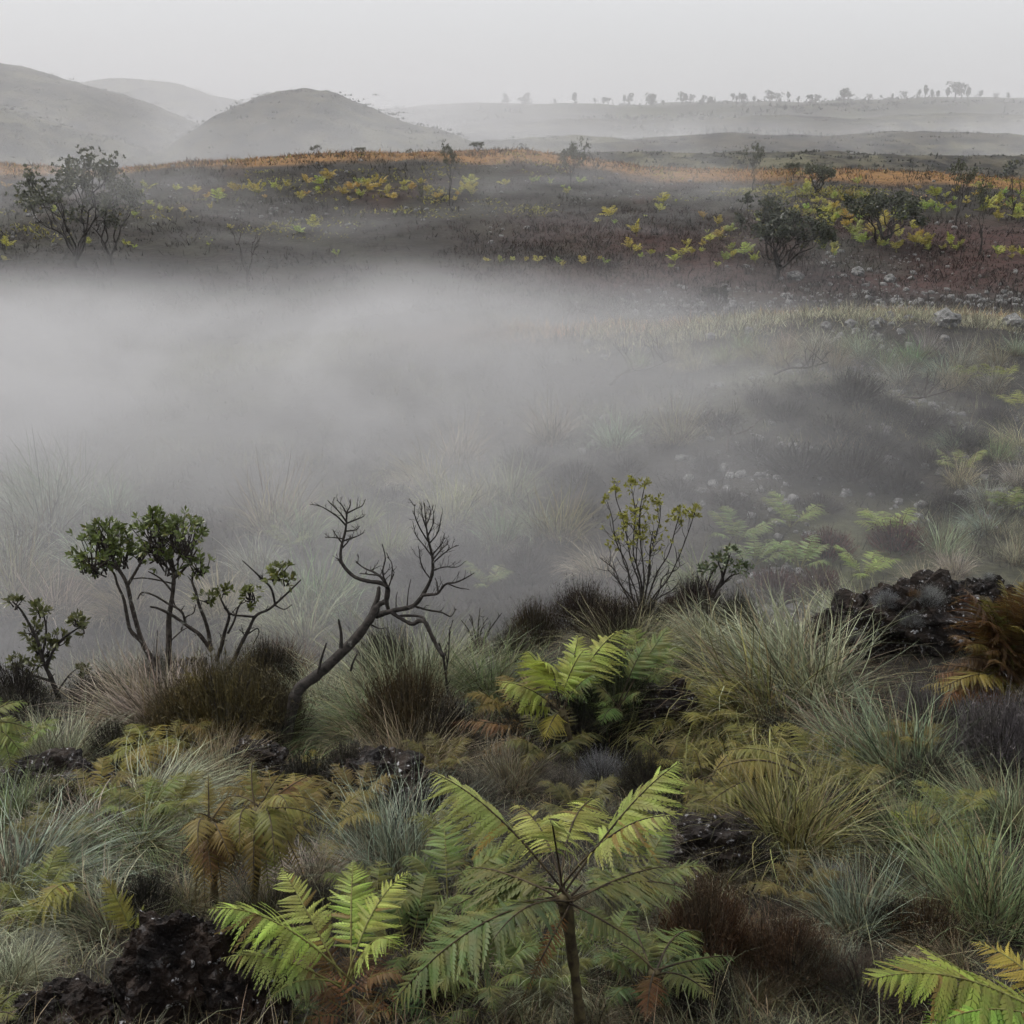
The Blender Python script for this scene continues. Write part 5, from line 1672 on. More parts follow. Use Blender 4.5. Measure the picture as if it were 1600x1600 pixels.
def cover(name, label, n, y0, y1, u, L, w, lean, color, mat, dens=None, segs=2, clump=0, jitter=0.15, bend=(-0.2, 1.0)):
    """uncountable ground cover: blades in clumps over a stretch of ground"""
    m_ = n // clump if clump else n
    y = np.exp(RNG.uniform(math.log(y0), math.log(y1), m_ * 3))
    x = RNG.uniform(u[0], u[1], m_ * 3) * y
    if dens is not None:
        k = RNG.uniform(0, 1, len(x)) < dens(x, y)
        x, y = x[k], y[k]
    x, y = x[:m_], y[:m_]
    if clump:
        sc = np.repeat(0.4 + RNG.uniform(0, 1, len(x)) ** 2, clump)
        x = np.repeat(x, clump) + RNG.normal(0, jitter, len(x) * clump) * sc
        y = np.repeat(y, clump) + RNG.normal(0, jitter, len(y) * clump) * sc
    else:
        sc = np.ones(len(x))
    k = len(x)
    z = H(x, y)
    mb = MB()
    blades(mb, np.stack([x, y, z - 0.02], -1), RNG.uniform(0, 6.28, k), RNG.uniform(lean[0], lean[1], k), RNG.uniform(L[0], L[1], k) * sc, RNG.uniform(bend[0], bend[1], k), RNG.uniform(w[0], w[1], k), segs)
    o = obj(name, mb.mesh(name, mat), color=color, kind='stuff')
    o['label'] = label
    o['category'] = 'ground cover'
    return o


def stones(name, label, n, y0, y1, dens, size, mat):
    """scattered small stones: boxes knocked out of shape, joined"""
    y = np.exp(RNG.uniform(math.log(y0), math.log(y1), n * 6))
    x = RNG.uniform(-0.55, 0.55, n * 6) * y
    k = RNG.uniform(0, 1, len(x)) < dens(x, y)
    x, y = x[k][:n], y[k][:n]
    z = H(x, y)
    box = np.array([[sx, sy, sz] for sz in (-1, 1) for sy in (-1, 1) for sx in (-1, 1)], float)
    q = np.array([[0, 2, 3, 1], [4, 5, 7, 6], [0, 1, 5, 4], [2, 6, 7, 3], [0, 4, 6, 2], [1, 3, 7, 5]])
    mb = MB()
    for i in range(len(x)):
        s = size[0] + (size[1] - size[0]) * rnd.random() ** 3
        a = rnd.uniform(0, 6.28)
        b = box * (1 + RNG.uniform(-0.45, 0.35, (8, 3))) * np.array([1, 0.8, 0.55])
        b[4:, :2] *= rnd.uniform(0.45, 0.8)
        R = np.array([[math.cos(a), -math.sin(a), 0], [math.sin(a), math.cos(a), 0], [0, 0, 1]])
        mb.add(b @ R.T * s * 0.5 + np.array([x[i], y[i], z[i] + 0.12 * s]), q, None, 0.5, rnd.random())
    o = obj(name, mb.mesh(name, mat), kind='stuff')
    o['label'] = label
    o['category'] = 'stones'


ORD = 'leftmost second third fourth fifth sixth seventh eighth ninth tenth eleventh twelfth thirteenth fourteenth fifteenth sixteenth seventeenth eighteenth nineteenth twentieth'.split()
_TENS = {2: 'twenty', 3: 'thirty', 4: 'forty', 5: 'fifty', 6: 'sixty'}


def nth(i, what):
    """'third pale tussock from the left ...': the place of a thing in its row, counted in the photograph"""
    head, _, tail = what.partition('|')
    o = ORD[i] if i < 20 else _TENS[(i + 1) // 10] + (('-' + ('first ' + ' '.join(ORD[1:9])).split()[(i + 1) % 10 - 1]) if (i + 1) % 10 else '')
    if (i + 1) % 10 == 0 and i >= 20: o = o[:-1] + 'ieth'
    return '%s %s%s %s' % (o, head.strip(), '' if i == 0 else ' from the left', tail.strip())


def build_hollow():
    V = [tussock_variant('far_a', 420, (-0.2, 0), 1.5, 0.2, 0, 0.011), tussock_variant('far_b', 420, (0.2, -0.2), 1.2, 0.22, 0.1, 0.010), tussock_variant('far_c', 460, (-0.8, 0), 1.7, 0.22, 0, 0.011)]
    PALE = (0.40, 0.43, 0.29)
    # pale tussocks half lost in the mist
    sets = [
        ('pale tussock | half lost in mist behind the left hand trees', 'tussocks in the mist at left', [(20, 890, 170), (70, 835, 180), (110, 800, 150), (30, 950, 160), (150, 900, 150), (90, 960, 150), (190, 960, 130), (340, 960, 130), (60, 780, 130), (180, 800, 100)]),
        ('pale tussock | in the mist behind the bare leaning tree', 'tussocks in the mist behind the dead tree', [(430, 830, 150), (470, 850, 120), (400, 900, 120), (500, 950, 170), (460, 1000, 180), (560, 830, 110), (530, 970, 120), (610, 870, 90), (700, 820, 130), (740, 790, 120), (780, 850, 110), (660, 760, 120), (720, 720, 110), (800, 780, 120), (830, 830, 110)]),
        ('green grey tussock | in thin mist right of the twiggy bush', 'tussocks in the mist at right', [(880, 840, 120), (930, 900, 110), (1080, 920, 110), (1475, 870, 90), (1490, 900, 80), (1440, 930, 90), (1590, 880, 80), (1540, 790, 80), (1500, 760, 75), (1590, 760, 75), (1530, 830, 80), (1560, 720, 70), (1480, 700, 60), (1060, 690, 100), (960, 700, 100), (860, 690, 110), (1580, 700, 90)]),
        ('pale grass clump | on the grassy bank at right', 'grass clumps on the right bank', [(1080, 580, 60), (1130, 570, 60), (1180, 560, 65), (1220, 572, 60), (1265, 560, 70), (1305, 575, 70), (1345, 565, 75), (1385, 580, 75), (1425, 570, 75), (1465, 590, 80), (1505, 575, 70), (1400, 600, 70), (1450, 555, 60), (1490, 610, 70), (1550, 570, 70), (1590, 555, 60), (1330, 548, 55), (1280, 545, 50), (1230, 548, 50), (1160, 548, 50), (1060, 560, 50), (1000, 575, 50), (1550, 610, 80)]),
    ]
    for lab, grp, lst in sets:
        for i, (px, py, w) in enumerate(sorted(lst)):
            g = ground_at(px, py, 12.5)
            s = w * m_per_px(g) / 0.95
            c = [a * rnd.uniform(0.75, 1.15) for a in (PALE if rnd.random() < 0.7 else (0.25, 0.31, 0.15))]
            place_tussock(nth(i, lab), g, (s, s, s * rnd.uniform(0.8, 1.05)), c, V[i % 3], grp, rnd.uniform(-0.6, 0.6))
    # ferns in the hollow
    v = fern_variant('hollow', 8, 1.0, 38, 0.2, 'mid', 15, 0.30)
    for px, py, w, c, lab in ((1385, 845, 125, (0.24, 0.32, 0.08), 'pale green fern standing in mist above the red heath'), (1348, 905, 110, (0.26, 0.36, 0.08), 'fresh green fern in mist just above the long dark rock'),
                              (1235, 825, 110, (0.20, 0.28, 0.09), 'faint green fern in the mist left of the red heath'), (1150, 850, 110, (0.18, 0.26, 0.10), 'faint green fern above the small round headed shrub'),
                              (1250, 890, 120, (0.18, 0.27, 0.10), 'pale fern under the red heath in the mist'), (1180, 885, 100, (0.17, 0.25, 0.10), 'ghostly fern right of the small round headed shrub'),
                              (1560, 600, 75, (0.30, 0.34, 0.08), 'yellow green fern on the right bank nearest the edge'), (1590, 640, 70, (0.32, 0.36, 0.08), 'yellow green fern at the right edge below the bank'),
                              (1510, 595, 60, (0.26, 0.32, 0.08), 'yellow green fern on the bank left of two others'), (450, 860, 80, (0.26, 0.31, 0.09), 'pale fern in mist left of the bare leaning tree'),
                              (1500, 740, 90, (0.22, 0.27, 0.08), 'dull green fern in the right middle of the hollow'), (760, 920, 90, (0.16, 0.22, 0.09), 'faint fern in the mist right of the bare leaning tree'),
                              (1575, 800, 90, (0.18, 0.24, 0.07), 'dull green fern at the right edge of the hollow')):
        g = ground_at(px, py, 12.5)
        place_fern(lab, g, w * m_per_px(g) / 1.55, c, v, 'ferns in the hollow')
    # heath in the hollow
    hv = heath_variant('far', 900, 0.6, 0.012, 0.24, 0.5, 1)
    hv2 = heath_variant('far2', 700, 0.45, 0.014, 0.34, 0.3, 1)
    for px, py, w, c, lab, grp in ((1290, 870, 110, (0.10, 0.026, 0.028), 'red heath in mist left of the pale green ferns', None), (1400, 860, 120, (0.11, 0.030, 0.030), 'red heath in mist between two pale ferns', None),
                                   (1210, 935, 120, (0.085, 0.030, 0.032), 'dull red heath in mist behind the silver tussock', None), (1280, 930, 110, (0.085, 0.028, 0.030), 'dull red heath in mist left of the rock fern', None), (1470, 860, 60, (0.10, 0.034, 0.030), 'small red heath in mist above the dark rock', None)):
        g = ground_at(px, py, 12.5)
        s = w * m_per_px(g) / 1.15
        place_heath(lab, g, (s, s, s * 0.8), c, hv, 'red heath in the hollow')
    for lab, grp, lst in (('dark heath mound | on the floor of the hollow at right', 'dark heath mounds in the hollow', [(1270, 620, 90), (1330, 630, 110), (1390, 650, 100), (1440, 670, 100), (1300, 680, 110), (1370, 700, 110), (1230, 660, 90), (1450, 730, 100), (1330, 750, 110), (1400, 770, 90), (1250, 740, 100), (1180, 720, 90), (1100, 740, 90), (1280, 800, 80), (1140, 790, 100), (1060, 780, 90), (1510, 700, 90), (1550, 660, 80), (1190, 640, 80), (1120, 670, 80), (1480, 800, 90)]),
                          ('dark heath mound | dimmed by mist behind the dead tree', 'dark heath mounds behind the dead tree', [(620, 800, 90), (830, 740, 90), (900, 760, 100), (670, 900, 110), (820, 900, 120), (860, 950, 120), (730, 870, 90), (560, 900, 90), (980, 740, 100), (920, 820, 90), (770, 980, 100), (640, 980, 110)])):
        for i, (px, py, w) in enumerate(sorted(lst)):
            g = ground_at(px, py, 12.5)
            s = w * m_per_px(g) / 1.1
            c = rnd.choice([(0.030, 0.022, 0.020), (0.040, 0.034, 0.030), (0.026, 0.024, 0.020), (0.048, 0.040, 0.034)])
            place_heath(nth(i, lab), g, (s * rnd.uniform(0.8, 1.7), s * rnd.uniform(0.7, 1.3), s * rnd.uniform(0.4, 0.95)), c, hv if rnd.random() < 0.5 else hv2, grp)
    # fallen dead branches
    for px, py, L, a, lab in ((1000, 600, 110, 0.5, 'fallen bare branch in thin mist below the grassy bank'), (1250, 590, 80, -0.2, 'dead branch lying on the dark heath below the bank'), (1160, 700, 120, 1.0, 'fallen bare branch among the dark heath mounds'), (1420, 640, 100, -0.6, 'dead branch on the dark heath near the right edge')):
        g = ground_at(px, py, 12.5)
        k = m_per_px(g)
        e = thing('dead_branch', lab, 'branch', g, a, group='dead branches in the hollow')
        mb = MB()
        l = L * k
        C = catmull([(-l / 2, 0, 0.05), (-l * .2, .1 * l, 0.16 * l), (l * .15, 0, 0.20 * l), (l / 2, -.1 * l, 0.34 * l)], 5)
        tube(mb, C, [0.035, 0.025, 0.01], 6, 0.06)
        obj('limb', mb.mesh('limb', M['bark']), e)
        for j in range(7):
            mt = MB()
            tips = []
            twigs_from(C[rnd.randrange(3, len(C))], (rnd.uniform(-.5, .8), rnd.uniform(-.6, .6), 0.6), 1, 0.28 * l, 0.012, 1, 0.4, tips, mt)
            obj('twig', mt.mesh('twig', M['bark']), e)
    # ground cover of the hollow
    patch = lambda x, y: smooth(-0.5, 0.4, fbm(x * 0.5, y * 0.5, 81, 3))
    cover('hollow_heath', 'low dark heath covering the floor of the hollow', 60000, 13, 40, (-0.5, 0.5), (0.10, 0.40), (0.010, 0.024), (0.1, 1.1), (0.040, 0.034, 0.028), M['heath'], patch, 2, 12, 0.14)
    cover('hollow_grass', 'short pale grass covering the floor of the hollow', 42000, 13, 37, (-0.5, 0.5), (0.18, 0.5), (0.007, 0.014), (0.1, 0.9), (0.25, 0.265, 0.16), M['grass'], lambda x, y: smooth(-0.1, 0.5, fbm(x * 0.4 + 7, y * 0.4, 83, 3)), 3, 16, 0.12)
    stones('hollow_stones', 'small pale lichen covered stones on the floor of the hollow', 1800, 15, 36, lambda x, y: smooth(-0.1, 0.4, fbm(x * 0.45, y * 0.45, 85, 3)) * smooth(0.0, 0.3, x / y), (0.03, 0.26), M['rock_pale'])


def px_of(x, y):
    return 800 + x / y * F * 0.985


def build_slope():
    # --- ground cover
    cover('slope_heath', 'dark heath covering the far slope', 60000, 38, 76, (-0.5, 0.5), (0.10, 0.36), (0.022, 0.05), (0.1, 1.1), (0.020, 0.016, 0.016), M['heath'], lambda x, y: 0.25 + 0.75 * smooth(-0.4, 0.3, fbm(x * 0.3, y * 0.3, 91, 3)), 2, 12, 0.25)
    cover('slope_red_heath', 'dark red heath along the foot of the far slope', 34000, 37.5, 56, (-0.12, 0.5), (0.08, 0.30), (0.02, 0.045), (0.1, 1.1), (0.036, 0.015, 0.013), M['heath'], lambda x, y: smooth(-0.3, 0.3, fbm(x * 0.25, y * 0.25, 93, 3)) * smooth(-0.12, 0.05, x / y), 2, 12, 0.22)
    cover('orange_grass', 'orange autumn grass along the crest of the far slope', 52000, 60, 92, (-0.5, 0.5), (0.10, 0.34), (0.03, 0.07), (0.3, 1.2), (0.34, 0.18, 0.055), M['grass'],
          lambda x, y: np.maximum(smooth(67, 71, y + 5 * fbm(x * 0.1, y * 0.1, 95, 3)) * (0.35 + 0.65 * smooth(-0.35, 0.15, fbm(x * 0.16, y * 0.2, 97, 3))), 0.28 * smooth(0.1, 0.35, x / y) * smooth(0.05, 0.4, fbm(x * 0.2, y * 0.25, 99, 3))), 2, 10, 0.25)
    cover('bank_orange_grass', 'thin strip of orange grass along the top of the right bank', 14000, 32.5, 37, (0.0, 0.45), (0.15, 0.40), (0.014, 0.028), (0.1, 0.8), (0.52, 0.34, 0.17), M['grass'], lambda x, y: np.exp(-((y - 34.6) / 0.8) ** 2), 2, 8, 0.15)
    cover('bank_grass', 'pale grass covering the bank in the right distance', 20000, 29.5, 34.8, (0.06, 0.5), (0.15, 0.42), (0.012, 0.026), (0.1, 0.9), (0.50, 0.50, 0.33), M['grass'], lambda x, y: smooth(-0.45, 0.2, fbm(x * 0.3, y * 0.3, 105, 3)) * smooth(30.5, 32, y - 0.05 * x), 2, 12, 0.2)
    cover('slope_bracken', 'yellow bracken too small to count on the right part of the far slope', 70000, 50, 72, (-0.45, 0.5), (0.08, 0.24), (0.05, 0.12), (0.6, 1.5), (0.27, 0.26, 0.06), M['fern'], lambda x, y: smooth(0.05, 0.4, fbm(x * 0.25, y * 0.25, 107, 3)) * (0.2 + 0.8 * smooth(0.05, 0.25, x / y)), 2, 14, 0.3)
    white = lambda x, y: (0.9 * np.exp(-((y - 39.5) / 2.2) ** 2) * smooth(0.02, 0.16, x / y) + 0.5 * np.exp(-((x - 14) / 4) ** 2 - ((y - 46) / 2.6) ** 2) + 0.22 * smooth(48, 54, y) * (1 - smooth(66, 70, y)) * smooth(-0.3, 0.3, fbm(x * .25, y * .25, 103, 2)))
    stones('white_stones', 'scattered small white lichen stones on the far slope', 2600, 37, 70, white, (0.06, 0.26), M['rock_pale'])
    # --- larger pale rocks
    for px, py, w, lab in ((1478, 508, 46, 'largest pale rounded rock at the foot of the far slope'), (1582, 512, 40, 'pale rock at the right edge at the foot of the far slope'), (1243, 437, 28, 'pale grey rock right of the big round tree'), (1390, 498, 22, 'small pale rock left of the largest pale rock'),
                           (1365, 512, 20, 'small pale rock between the bank and the largest pale rock'), (1330, 510, 22, 'pale rock low on the slope above the bank middle'), (1545, 500, 20, 'small pale rock right of the largest pale rock'), (1290, 512, 18, 'small pale rock above the orange strip of the bank'),
                           (1110, 530, 18, 'pale stone in thin mist above the orange strip'), (1170, 520, 16, 'pale stone above the orange strip left of the bank'), (1340, 430, 24, 'pale rock patch right of the big tree foot'), (1390, 440, 22, 'pale rock patch further right of the big tree'), (1420, 500, 16, 'tiny pale rock beside the largest pale rock')):
        g = ground_at(px, py, 30)
        k = m_per_px(g)
        place_rock(lab, g, (w * k / 2, w * k / 2.4, w * k / 3), px % 50, 'rock_pale', 3, 0.25, px, 'pale rocks at the foot of the far slope', 0.3, 0.6)
    # --- ferns on the slope: one joined little fern per plant, a few shapes shared
    shapes = []
    for s_ in range(8):
        a, b = MB(), MB()
        for i in range(5 + s_ % 4):
            an = i / 7 * 6.28 + rnd.uniform(-.3, .3)
            e_ = math.radians(rnd.uniform(28, 72))
            l = rnd.uniform(0.45, 0.7)
            frond(a, b, (0, 0, 0.12), (l * math.cos(e_) * math.cos(an), l * math.cos(e_) * math.sin(an), 0.12 + l * math.sin(e_)), 0.2, 0.36, 9, 0.12, kind='low', thick=0.01, curl=0.1)
        tube(a, [(0, 0, -0.1), (0, 0, 0.13)], [0.03, 0.025], 5)
        shapes.append(join_mesh('fern', [(a, M['rachis_green']), (b, M['fern'])]))
    YG, GO, GR = (0.44, 0.44, 0.09), (0.46, 0.33, 0.08), (0.31, 0.40, 0.09)
    groups = {
        'left': ('yellow green fern | on the dark slope around the far left trees', 'far ferns left', []),
        'line': ('fern | in the yellow row along the upper slope', 'far ferns in a row', []),
        'mid': ('bright fern | scattered on the dark slope at centre', 'far ferns centre', []),
        'round': ('yellow green fern | near the big round tree on the slope', 'far ferns by the round tree', []),
        'right': ('small yellow fern | along the upper slope at right', 'far ferns upper right', []),
    }
    for px, py, w in ((275, 300, 28), (285, 335, 24), (230, 300, 26), (235, 318, 24), (210, 340, 26), (140, 385, 26), (195, 385, 24), (85, 335, 30), (10, 390, 34), (10, 295, 30), (30, 320, 28), (60, 300, 26), (110, 300, 24), (185, 300, 24), (325, 385, 20), (5, 410, 30), (250, 330, 22)):
        groups['left'][2].append((px, py, w))
    for i in range(34):
        px = 308 + i * 13 + rnd.uniform(-6, 6)
        groups['line'][2].append((px, 302 + 8 * math.sin(i * 1.1) + rnd.uniform(-8, 9), rnd.uniform(22, 38)))
    groups['line'][2].extend([(735, 303, 34), (720, 306, 26), (575, 290, 28), (480, 292, 30), (790, 292, 28)])
    for px, py, w in ((527, 402, 36), (488, 362, 30), (330, 330, 18), (360, 360, 18), (525, 330, 18), (617, 335, 18), (560, 290, 30), (860, 290, 30), (880, 295, 26), (830, 288, 26), (905, 288, 26), (955, 342, 34), (960, 352, 26), (1037, 320, 34), (1032, 308, 26), (1030, 332, 26), (995, 370, 34), (990, 397, 40), (1000, 405, 26), (1075, 388, 44), (1065, 405, 34), (1080, 400, 36), (1055, 412, 26), (885, 305, 22), (800, 408, 22), (870, 413, 26), (910, 412, 24), (945, 414, 22), (840, 412, 20), (780, 412, 20), (760, 410, 20)):
        groups['mid'][2].append((px, py, w))
    for px, py, w in ((1120, 355, 36), (1125, 375, 42), (1110, 380, 30), (1140, 365, 34), (1145, 405, 42), (1165, 400, 36), (1130, 410, 34), (1180, 412, 30), (1290, 335, 40), (1300, 360, 40), (1285, 350, 34), (1320, 320, 34), (1330, 310, 32), (1280, 385, 40), (1305, 390, 44), (1330, 375, 50), (1350, 385, 46), (1365, 368, 40), (1380, 388, 40), (1400, 395, 38), (1345, 345, 30), (1325, 345, 30), (1300, 400, 36), (1100, 345, 26), (1260, 330, 26), (1105, 365, 28), (1190, 350, 26)):
        groups['round'][2].append((px, py, w))
    groups['right_low'] = ('larger green fern | low on the slope near the right edge', 'far ferns lower right', [])
    for i in range(44):
        groups['right'][2].append((rnd.uniform(1230, 1600), rnd.uniform(285, 345), rnd.uniform(18, 34)))
    for px, py, w in ((1410, 350, 40), (1425, 362, 44), (1440, 372, 40), (1405, 375, 44), (1430, 385, 40), (1450, 390, 34), (1485, 388, 46), (1495, 392, 36), (1475, 392, 34), (1415, 342, 36), (1445, 330, 40), (1460, 335, 34), (1580, 398, 42), (1555, 395, 30), (1595, 402, 36), (1540, 330, 36), (1560, 345, 30), (1575, 325, 30), (1510, 320, 30), (1590, 345, 34)):
        groups['right_low'][2].append((px, py, w))
    for key, f_ in (('line', 0.5), ('mid', 0.6), ('round', 0.6), ('left', 0.5), ('right_low', 0.7)):      # young ferns close beside the older ones
        src = list(groups[key][2])
        for (px, py, w) in rnd.sample(src, int(len(src) * f_)):
            groups[key][2].append((px + rnd.uniform(-26, 26), py + rnd.uniform(-9, 9), w * rnd.uniform(0.5, 0.9)))
    for key, (lab, grp, lst) in groups.items():
        for i, (px, py, w) in enumerate(sorted(lst)):
            g = ground_at(px, py, 36)
            s = rnd.choice([0.6, 0.8, 0.95, 1.2]) * w * m_per_px(g)
            c = rnd.choice([YG, YG, GO, GR]) if key != 'line' else rnd.choice([YG, GO, GO])
            if key == 'mid': c = rnd.choice([YG, GR, YG])
            if py < 300 and key == 'right': c = rnd.choice([GO, (0.30, 0.17, 0.04), YG])
            o = obj('slope_fern', shapes[rnd.randrange(8)], None, g, (rnd.uniform(-.35, .35), rnd.uniform(-.35, .35), rnd.uniform(0, 6.28)), (s * rnd.uniform(0.6, 1.15), s * rnd.uniform(0.6, 1.15), s * rnd.uniform(0.65, 1.1)), [a * rnd.uniform(0.8, 1.1) for a in c])
            tag(o, nth(i, lab), 'fern', grp)
    # --- trees on the slope
    T = {
        'round': unit_tree(5, 0.8, 9, 1.0, 0.14, 0.046, 3, 12), 'round2': unit_tree(6, 0.75, 7, 1.0, 0.10, 0.044, 3, 10), 'vase': unit_tree(8, 0.55, 6, 0.95, 0.08, 0.030, 3, 10, 0.6), 'vase2': unit_tree(9, 0.48, 5, 0.95, 0.10, 0.030, 3, 10, 0.6),
        'narrow': unit_tree(12, 0.25, 3, 0.95, 0.2, 0.032, 3, 8, 0.7), 'narrow2': unit_tree(13, 0.28, 2, 0.95, 0.35, 0.032, 3, 8, 0.7), 'bare': unit_tree(15, 0.4, 2, 0.0, 0.4),
    }
    DK, OL = (0.040, 0.052, 0.026), (0.095, 0.105, 0.065)
    for px, py, h, w, v, c, lab, rz in (
            (1215, 436, 132, 1.05, 'round', DK, 'big dark round crowned tree on many stems at the slope foot', 0.3), (1385, 385, 86, 1.1, 'round2', DK, 'dark bushy tree right behind the big round tree', 1.0),
            (122, 418, 180, 0.98, 'vase', OL, 'wide misty multi stemmed tree at far left', 0.4), (175, 414, 160, 0.9, 'vase2', OL, 'misty tree leaning right beside the wide far left tree', 2.2),
            (892, 287, 74, 0.85, 'vase2', OL, 'open crowned tree standing on the crest at centre', 0.2), (703, 322, 98, 0.55, 'narrow', OL, 'narrow misty tree on the crest left of centre', 0.7),
            (1176, 294, 74, 0.7, 'narrow', OL, 'slim pale tree on the crest above the big round tree', 2.0), (1275, 303, 48, 1.0, 'round2', OL, 'short bushy tree on the orange crest', 2.5),
            (1494, 352, 102, 0.75, 'narrow', OL, 'tall slim tree at right left of its bent neighbour', 1.1), (1530, 398, 118, 0.65, 'narrow2', OL, 'tall bent tree with dark foot near the right edge', 0.4),
            (1580, 342, 66, 0.8, 'bare', OL, 'bare forked tree at the right edge of the slope', 0.8), (387, 455, 100, 0.5, 'bare', OL, 'bare pole like tree fading into the mist at left', 0.2),
            (493, 242, 18, 1.1, 'vase', OL, 'tiny tree on the crest below the round hill', 0.2), (1240, 272, 22, 0.9, 'round2', OL, 'tiny tree on the orange crest right of the slim tree', 0.4),
            (1342, 276, 24, 0.8, 'narrow2', OL, 'tiny slim tree on the crest above the bushy tree', 0.4), (1083, 282, 22, 0.8, 'bare', OL, 'tiny bare tree on the orange crest at centre right', 0.4),
            (1120, 490, 44, 0.8, 'round2', (0.02, 0.02, 0.018), 'small dark bush in thin mist left of the big round tree', 0.6), (565, 240, 11, 1.3, 'round2', OL, 'lowest dark shrub on the crest at centre left', 0.4), (640, 240, 12, 1.0, 'vase', OL, 'little shrub on the crest left of the narrow tree', 0.4),
            (748, 240, 16, 1.1, 'round2', OL, 'little round shrub on the crest right of the narrow tree', 0.4), (660, 345, 60, 0.5, 'narrow2', OL, 'thin dim tree on the slope below the narrow crest tree', 0.4)):
        if py < 300:
            g = ground_at(px, py + 4, 45) if py > 262 else on(px, 71.0)
        else:
            g = ground_at(px, py, 36)
        place_tree(lab, g, h * m_per_px(g) / 0.98, T[v], c, w, 'trees on the far slope', rz)


def build_far():
    cover('far_scrub', 'low scrub scattered over the far plain and plateau', 30000, 150, 370, (-0.15, 0.6), (0.4, 1.5), (0.3, 0.8), (0.2, 1.4), (0.030, 0.033, 0.022), M['heath'], lambda x, y: smooth(-0.1, 0.5, fbm(x * 0.03, y * 0.05, 109, 3)), 2, 10, 1.2)
    FT = [far_tree_mesh(31, 0.9, 0.2), far_tree_mesh(32, 0.6, 0.3), far_tree_mesh(33, 0.4, 0.35), far_tree_mesh(34, 1.2, 0.15)]
    for i, px in enumerate(sorted(px_ + rnd.uniform(-16, 16) for px_ in list(range(780, 1420, 15)) + [830, 838, 985, 1000, 1012, 1142, 1150, 1205, 1210])):
        p = on(px, rnd.uniform(335, 365))
        place_tree(nth(i, 'hazy tree | on the far plateau skyline'), p, rnd.choice([0.9, 1.3, 1.8, 2.4, 3.2]), FT[rnd.randrange(4)], (0.04, 0.05, 0.03), rnd.uniform(0.8, 1.4), 'trees on the far skyline', name='skyline_tree')
    for i, (px, h) in enumerate(sorted(((1445, 3.6), (1455, 2.6), (1465, 2.4), (1480, 3.0), (1492, 4.4), (1502, 4.2), (1512, 3.2), (1436, 2.2), (1530, 2.2), (1555, 2.0), (1575, 1.8)))):
        p = on(px, rnd.uniform(338, 352))
        place_tree(nth(i, 'taller hazy tree | in the clump on the right skyline'), p, h, FT[rnd.randrange(4)], (0.04, 0.05, 0.03), 0.9, 'taller trees on the right skyline', name='skyline_tree')
    for px, Y, h, lab in ((1440, 190, 3.6, 'misty round tree on the far plain at right'), (1462, 200, 2.6, 'second misty tree on the far plain at right'), (1418, 205, 2.4, 'smaller misty tree left of the round one on the far plain'), (1486, 210, 3.2, 'misty tree right of the round one on the far plain'),
                          (1520, 120, 1.9, 'small dark tree beyond the crest near the right edge'), (1572, 115, 2.4, 'round dark tree beyond the crest at the right edge'), (1538, 150, 1.6, 'tiny tree between the two beyond the right crest'),
                          (815, 150, 2.0, 'misty tree beyond the crest left of the open crowned tree'), (1045, 120, 1.8, 'slim misty tree beyond the crest at centre right'), (1075, 140, 1.5, 'tiny misty tree right of the slim one beyond the crest'), (1225, 140, 2.2, 'misty shrub beyond the orange crest'),
                          (1180, 130, 2.0, 'misty shrub behind the slim crest tree'), (1310, 150, 2.2, 'misty shrub beyond the crest above the bushy tree')):
        p = on(px, Y)
        place_tree(lab, p, h, FT[rnd.randrange(2)], (0.036, 0.046, 0.028), 1.0, 'trees on the far plain', name='plain_tree')


def build_hill_scrub():
    """low scrub growing on the hills: too much to count"""
    mb = MB()
    for o in [o for o in bpy.data.objects if o.name.startswith('hill') and o.get('kind') == 'structure']:
        co = np.empty(len(o.data.vertices) * 3); o.data.vertices.foreach_get('co', co); co = co.reshape(-1, 3)
        co = co[(co[:, 2] > -4)]
        k = RNG.integers(0, len(co), 800)
        p = co[k] + RNG.normal(0, 1.0, (800, 3)) * np.array([1, 1, 0.05])
        p = np.repeat(p, 8, 0) + RNG.normal(0, 0.35, (800 * 8, 3)) * np.array([1, 1, 0])
        n = len(p)
        blades(mb, p - np.array([0, 0, 0.1]), RNG.uniform(0, 6.28, n), RNG.uniform(0.1, 1.2, n), RNG.uniform(0.12, 0.38, n), RNG.uniform(-.2, .8, n), RNG.uniform(0.12, 0.3, n), 2)
    o = obj('hill_scrub', mb.mesh('hill_scrub', M['heath']), color=(0.032, 0.035, 0.022), kind='stuff')
    o['label'] = 'low scrub speckling the misty hills'
    o['category'] = 'scrub'


def build_matted_grass():
    def dens(x, y):
        return smooth(-0.5, 0.25, fbm(x * 0.9, y * 0.9, 121, 3))
    for nm, lab, n, col, L, seed in (('matted_grass', 'matted silvery grass tangled between the foreground plants', 26000, (0.19, 0.205, 0.12), (0.10, 0.32), 0), ('matted_straw', 'bent straw and broken stalks between the foreground plants', 11000, (0.19, 0.145, 0.08), (0.10, 0.30), 5)):
        o = cover(nm, lab, n, 3.6, 10.9, (-0.6, 0.6), L, (0.003, 0.0065), (0.2, 1.35), col, M['grass'], lambda x, y: dens(x + seed, y), 4, 34, 0.10, (0.2, 1.9))


build_hollow()
build_hill_scrub()
build_matted_grass()
build_slope()
build_far()

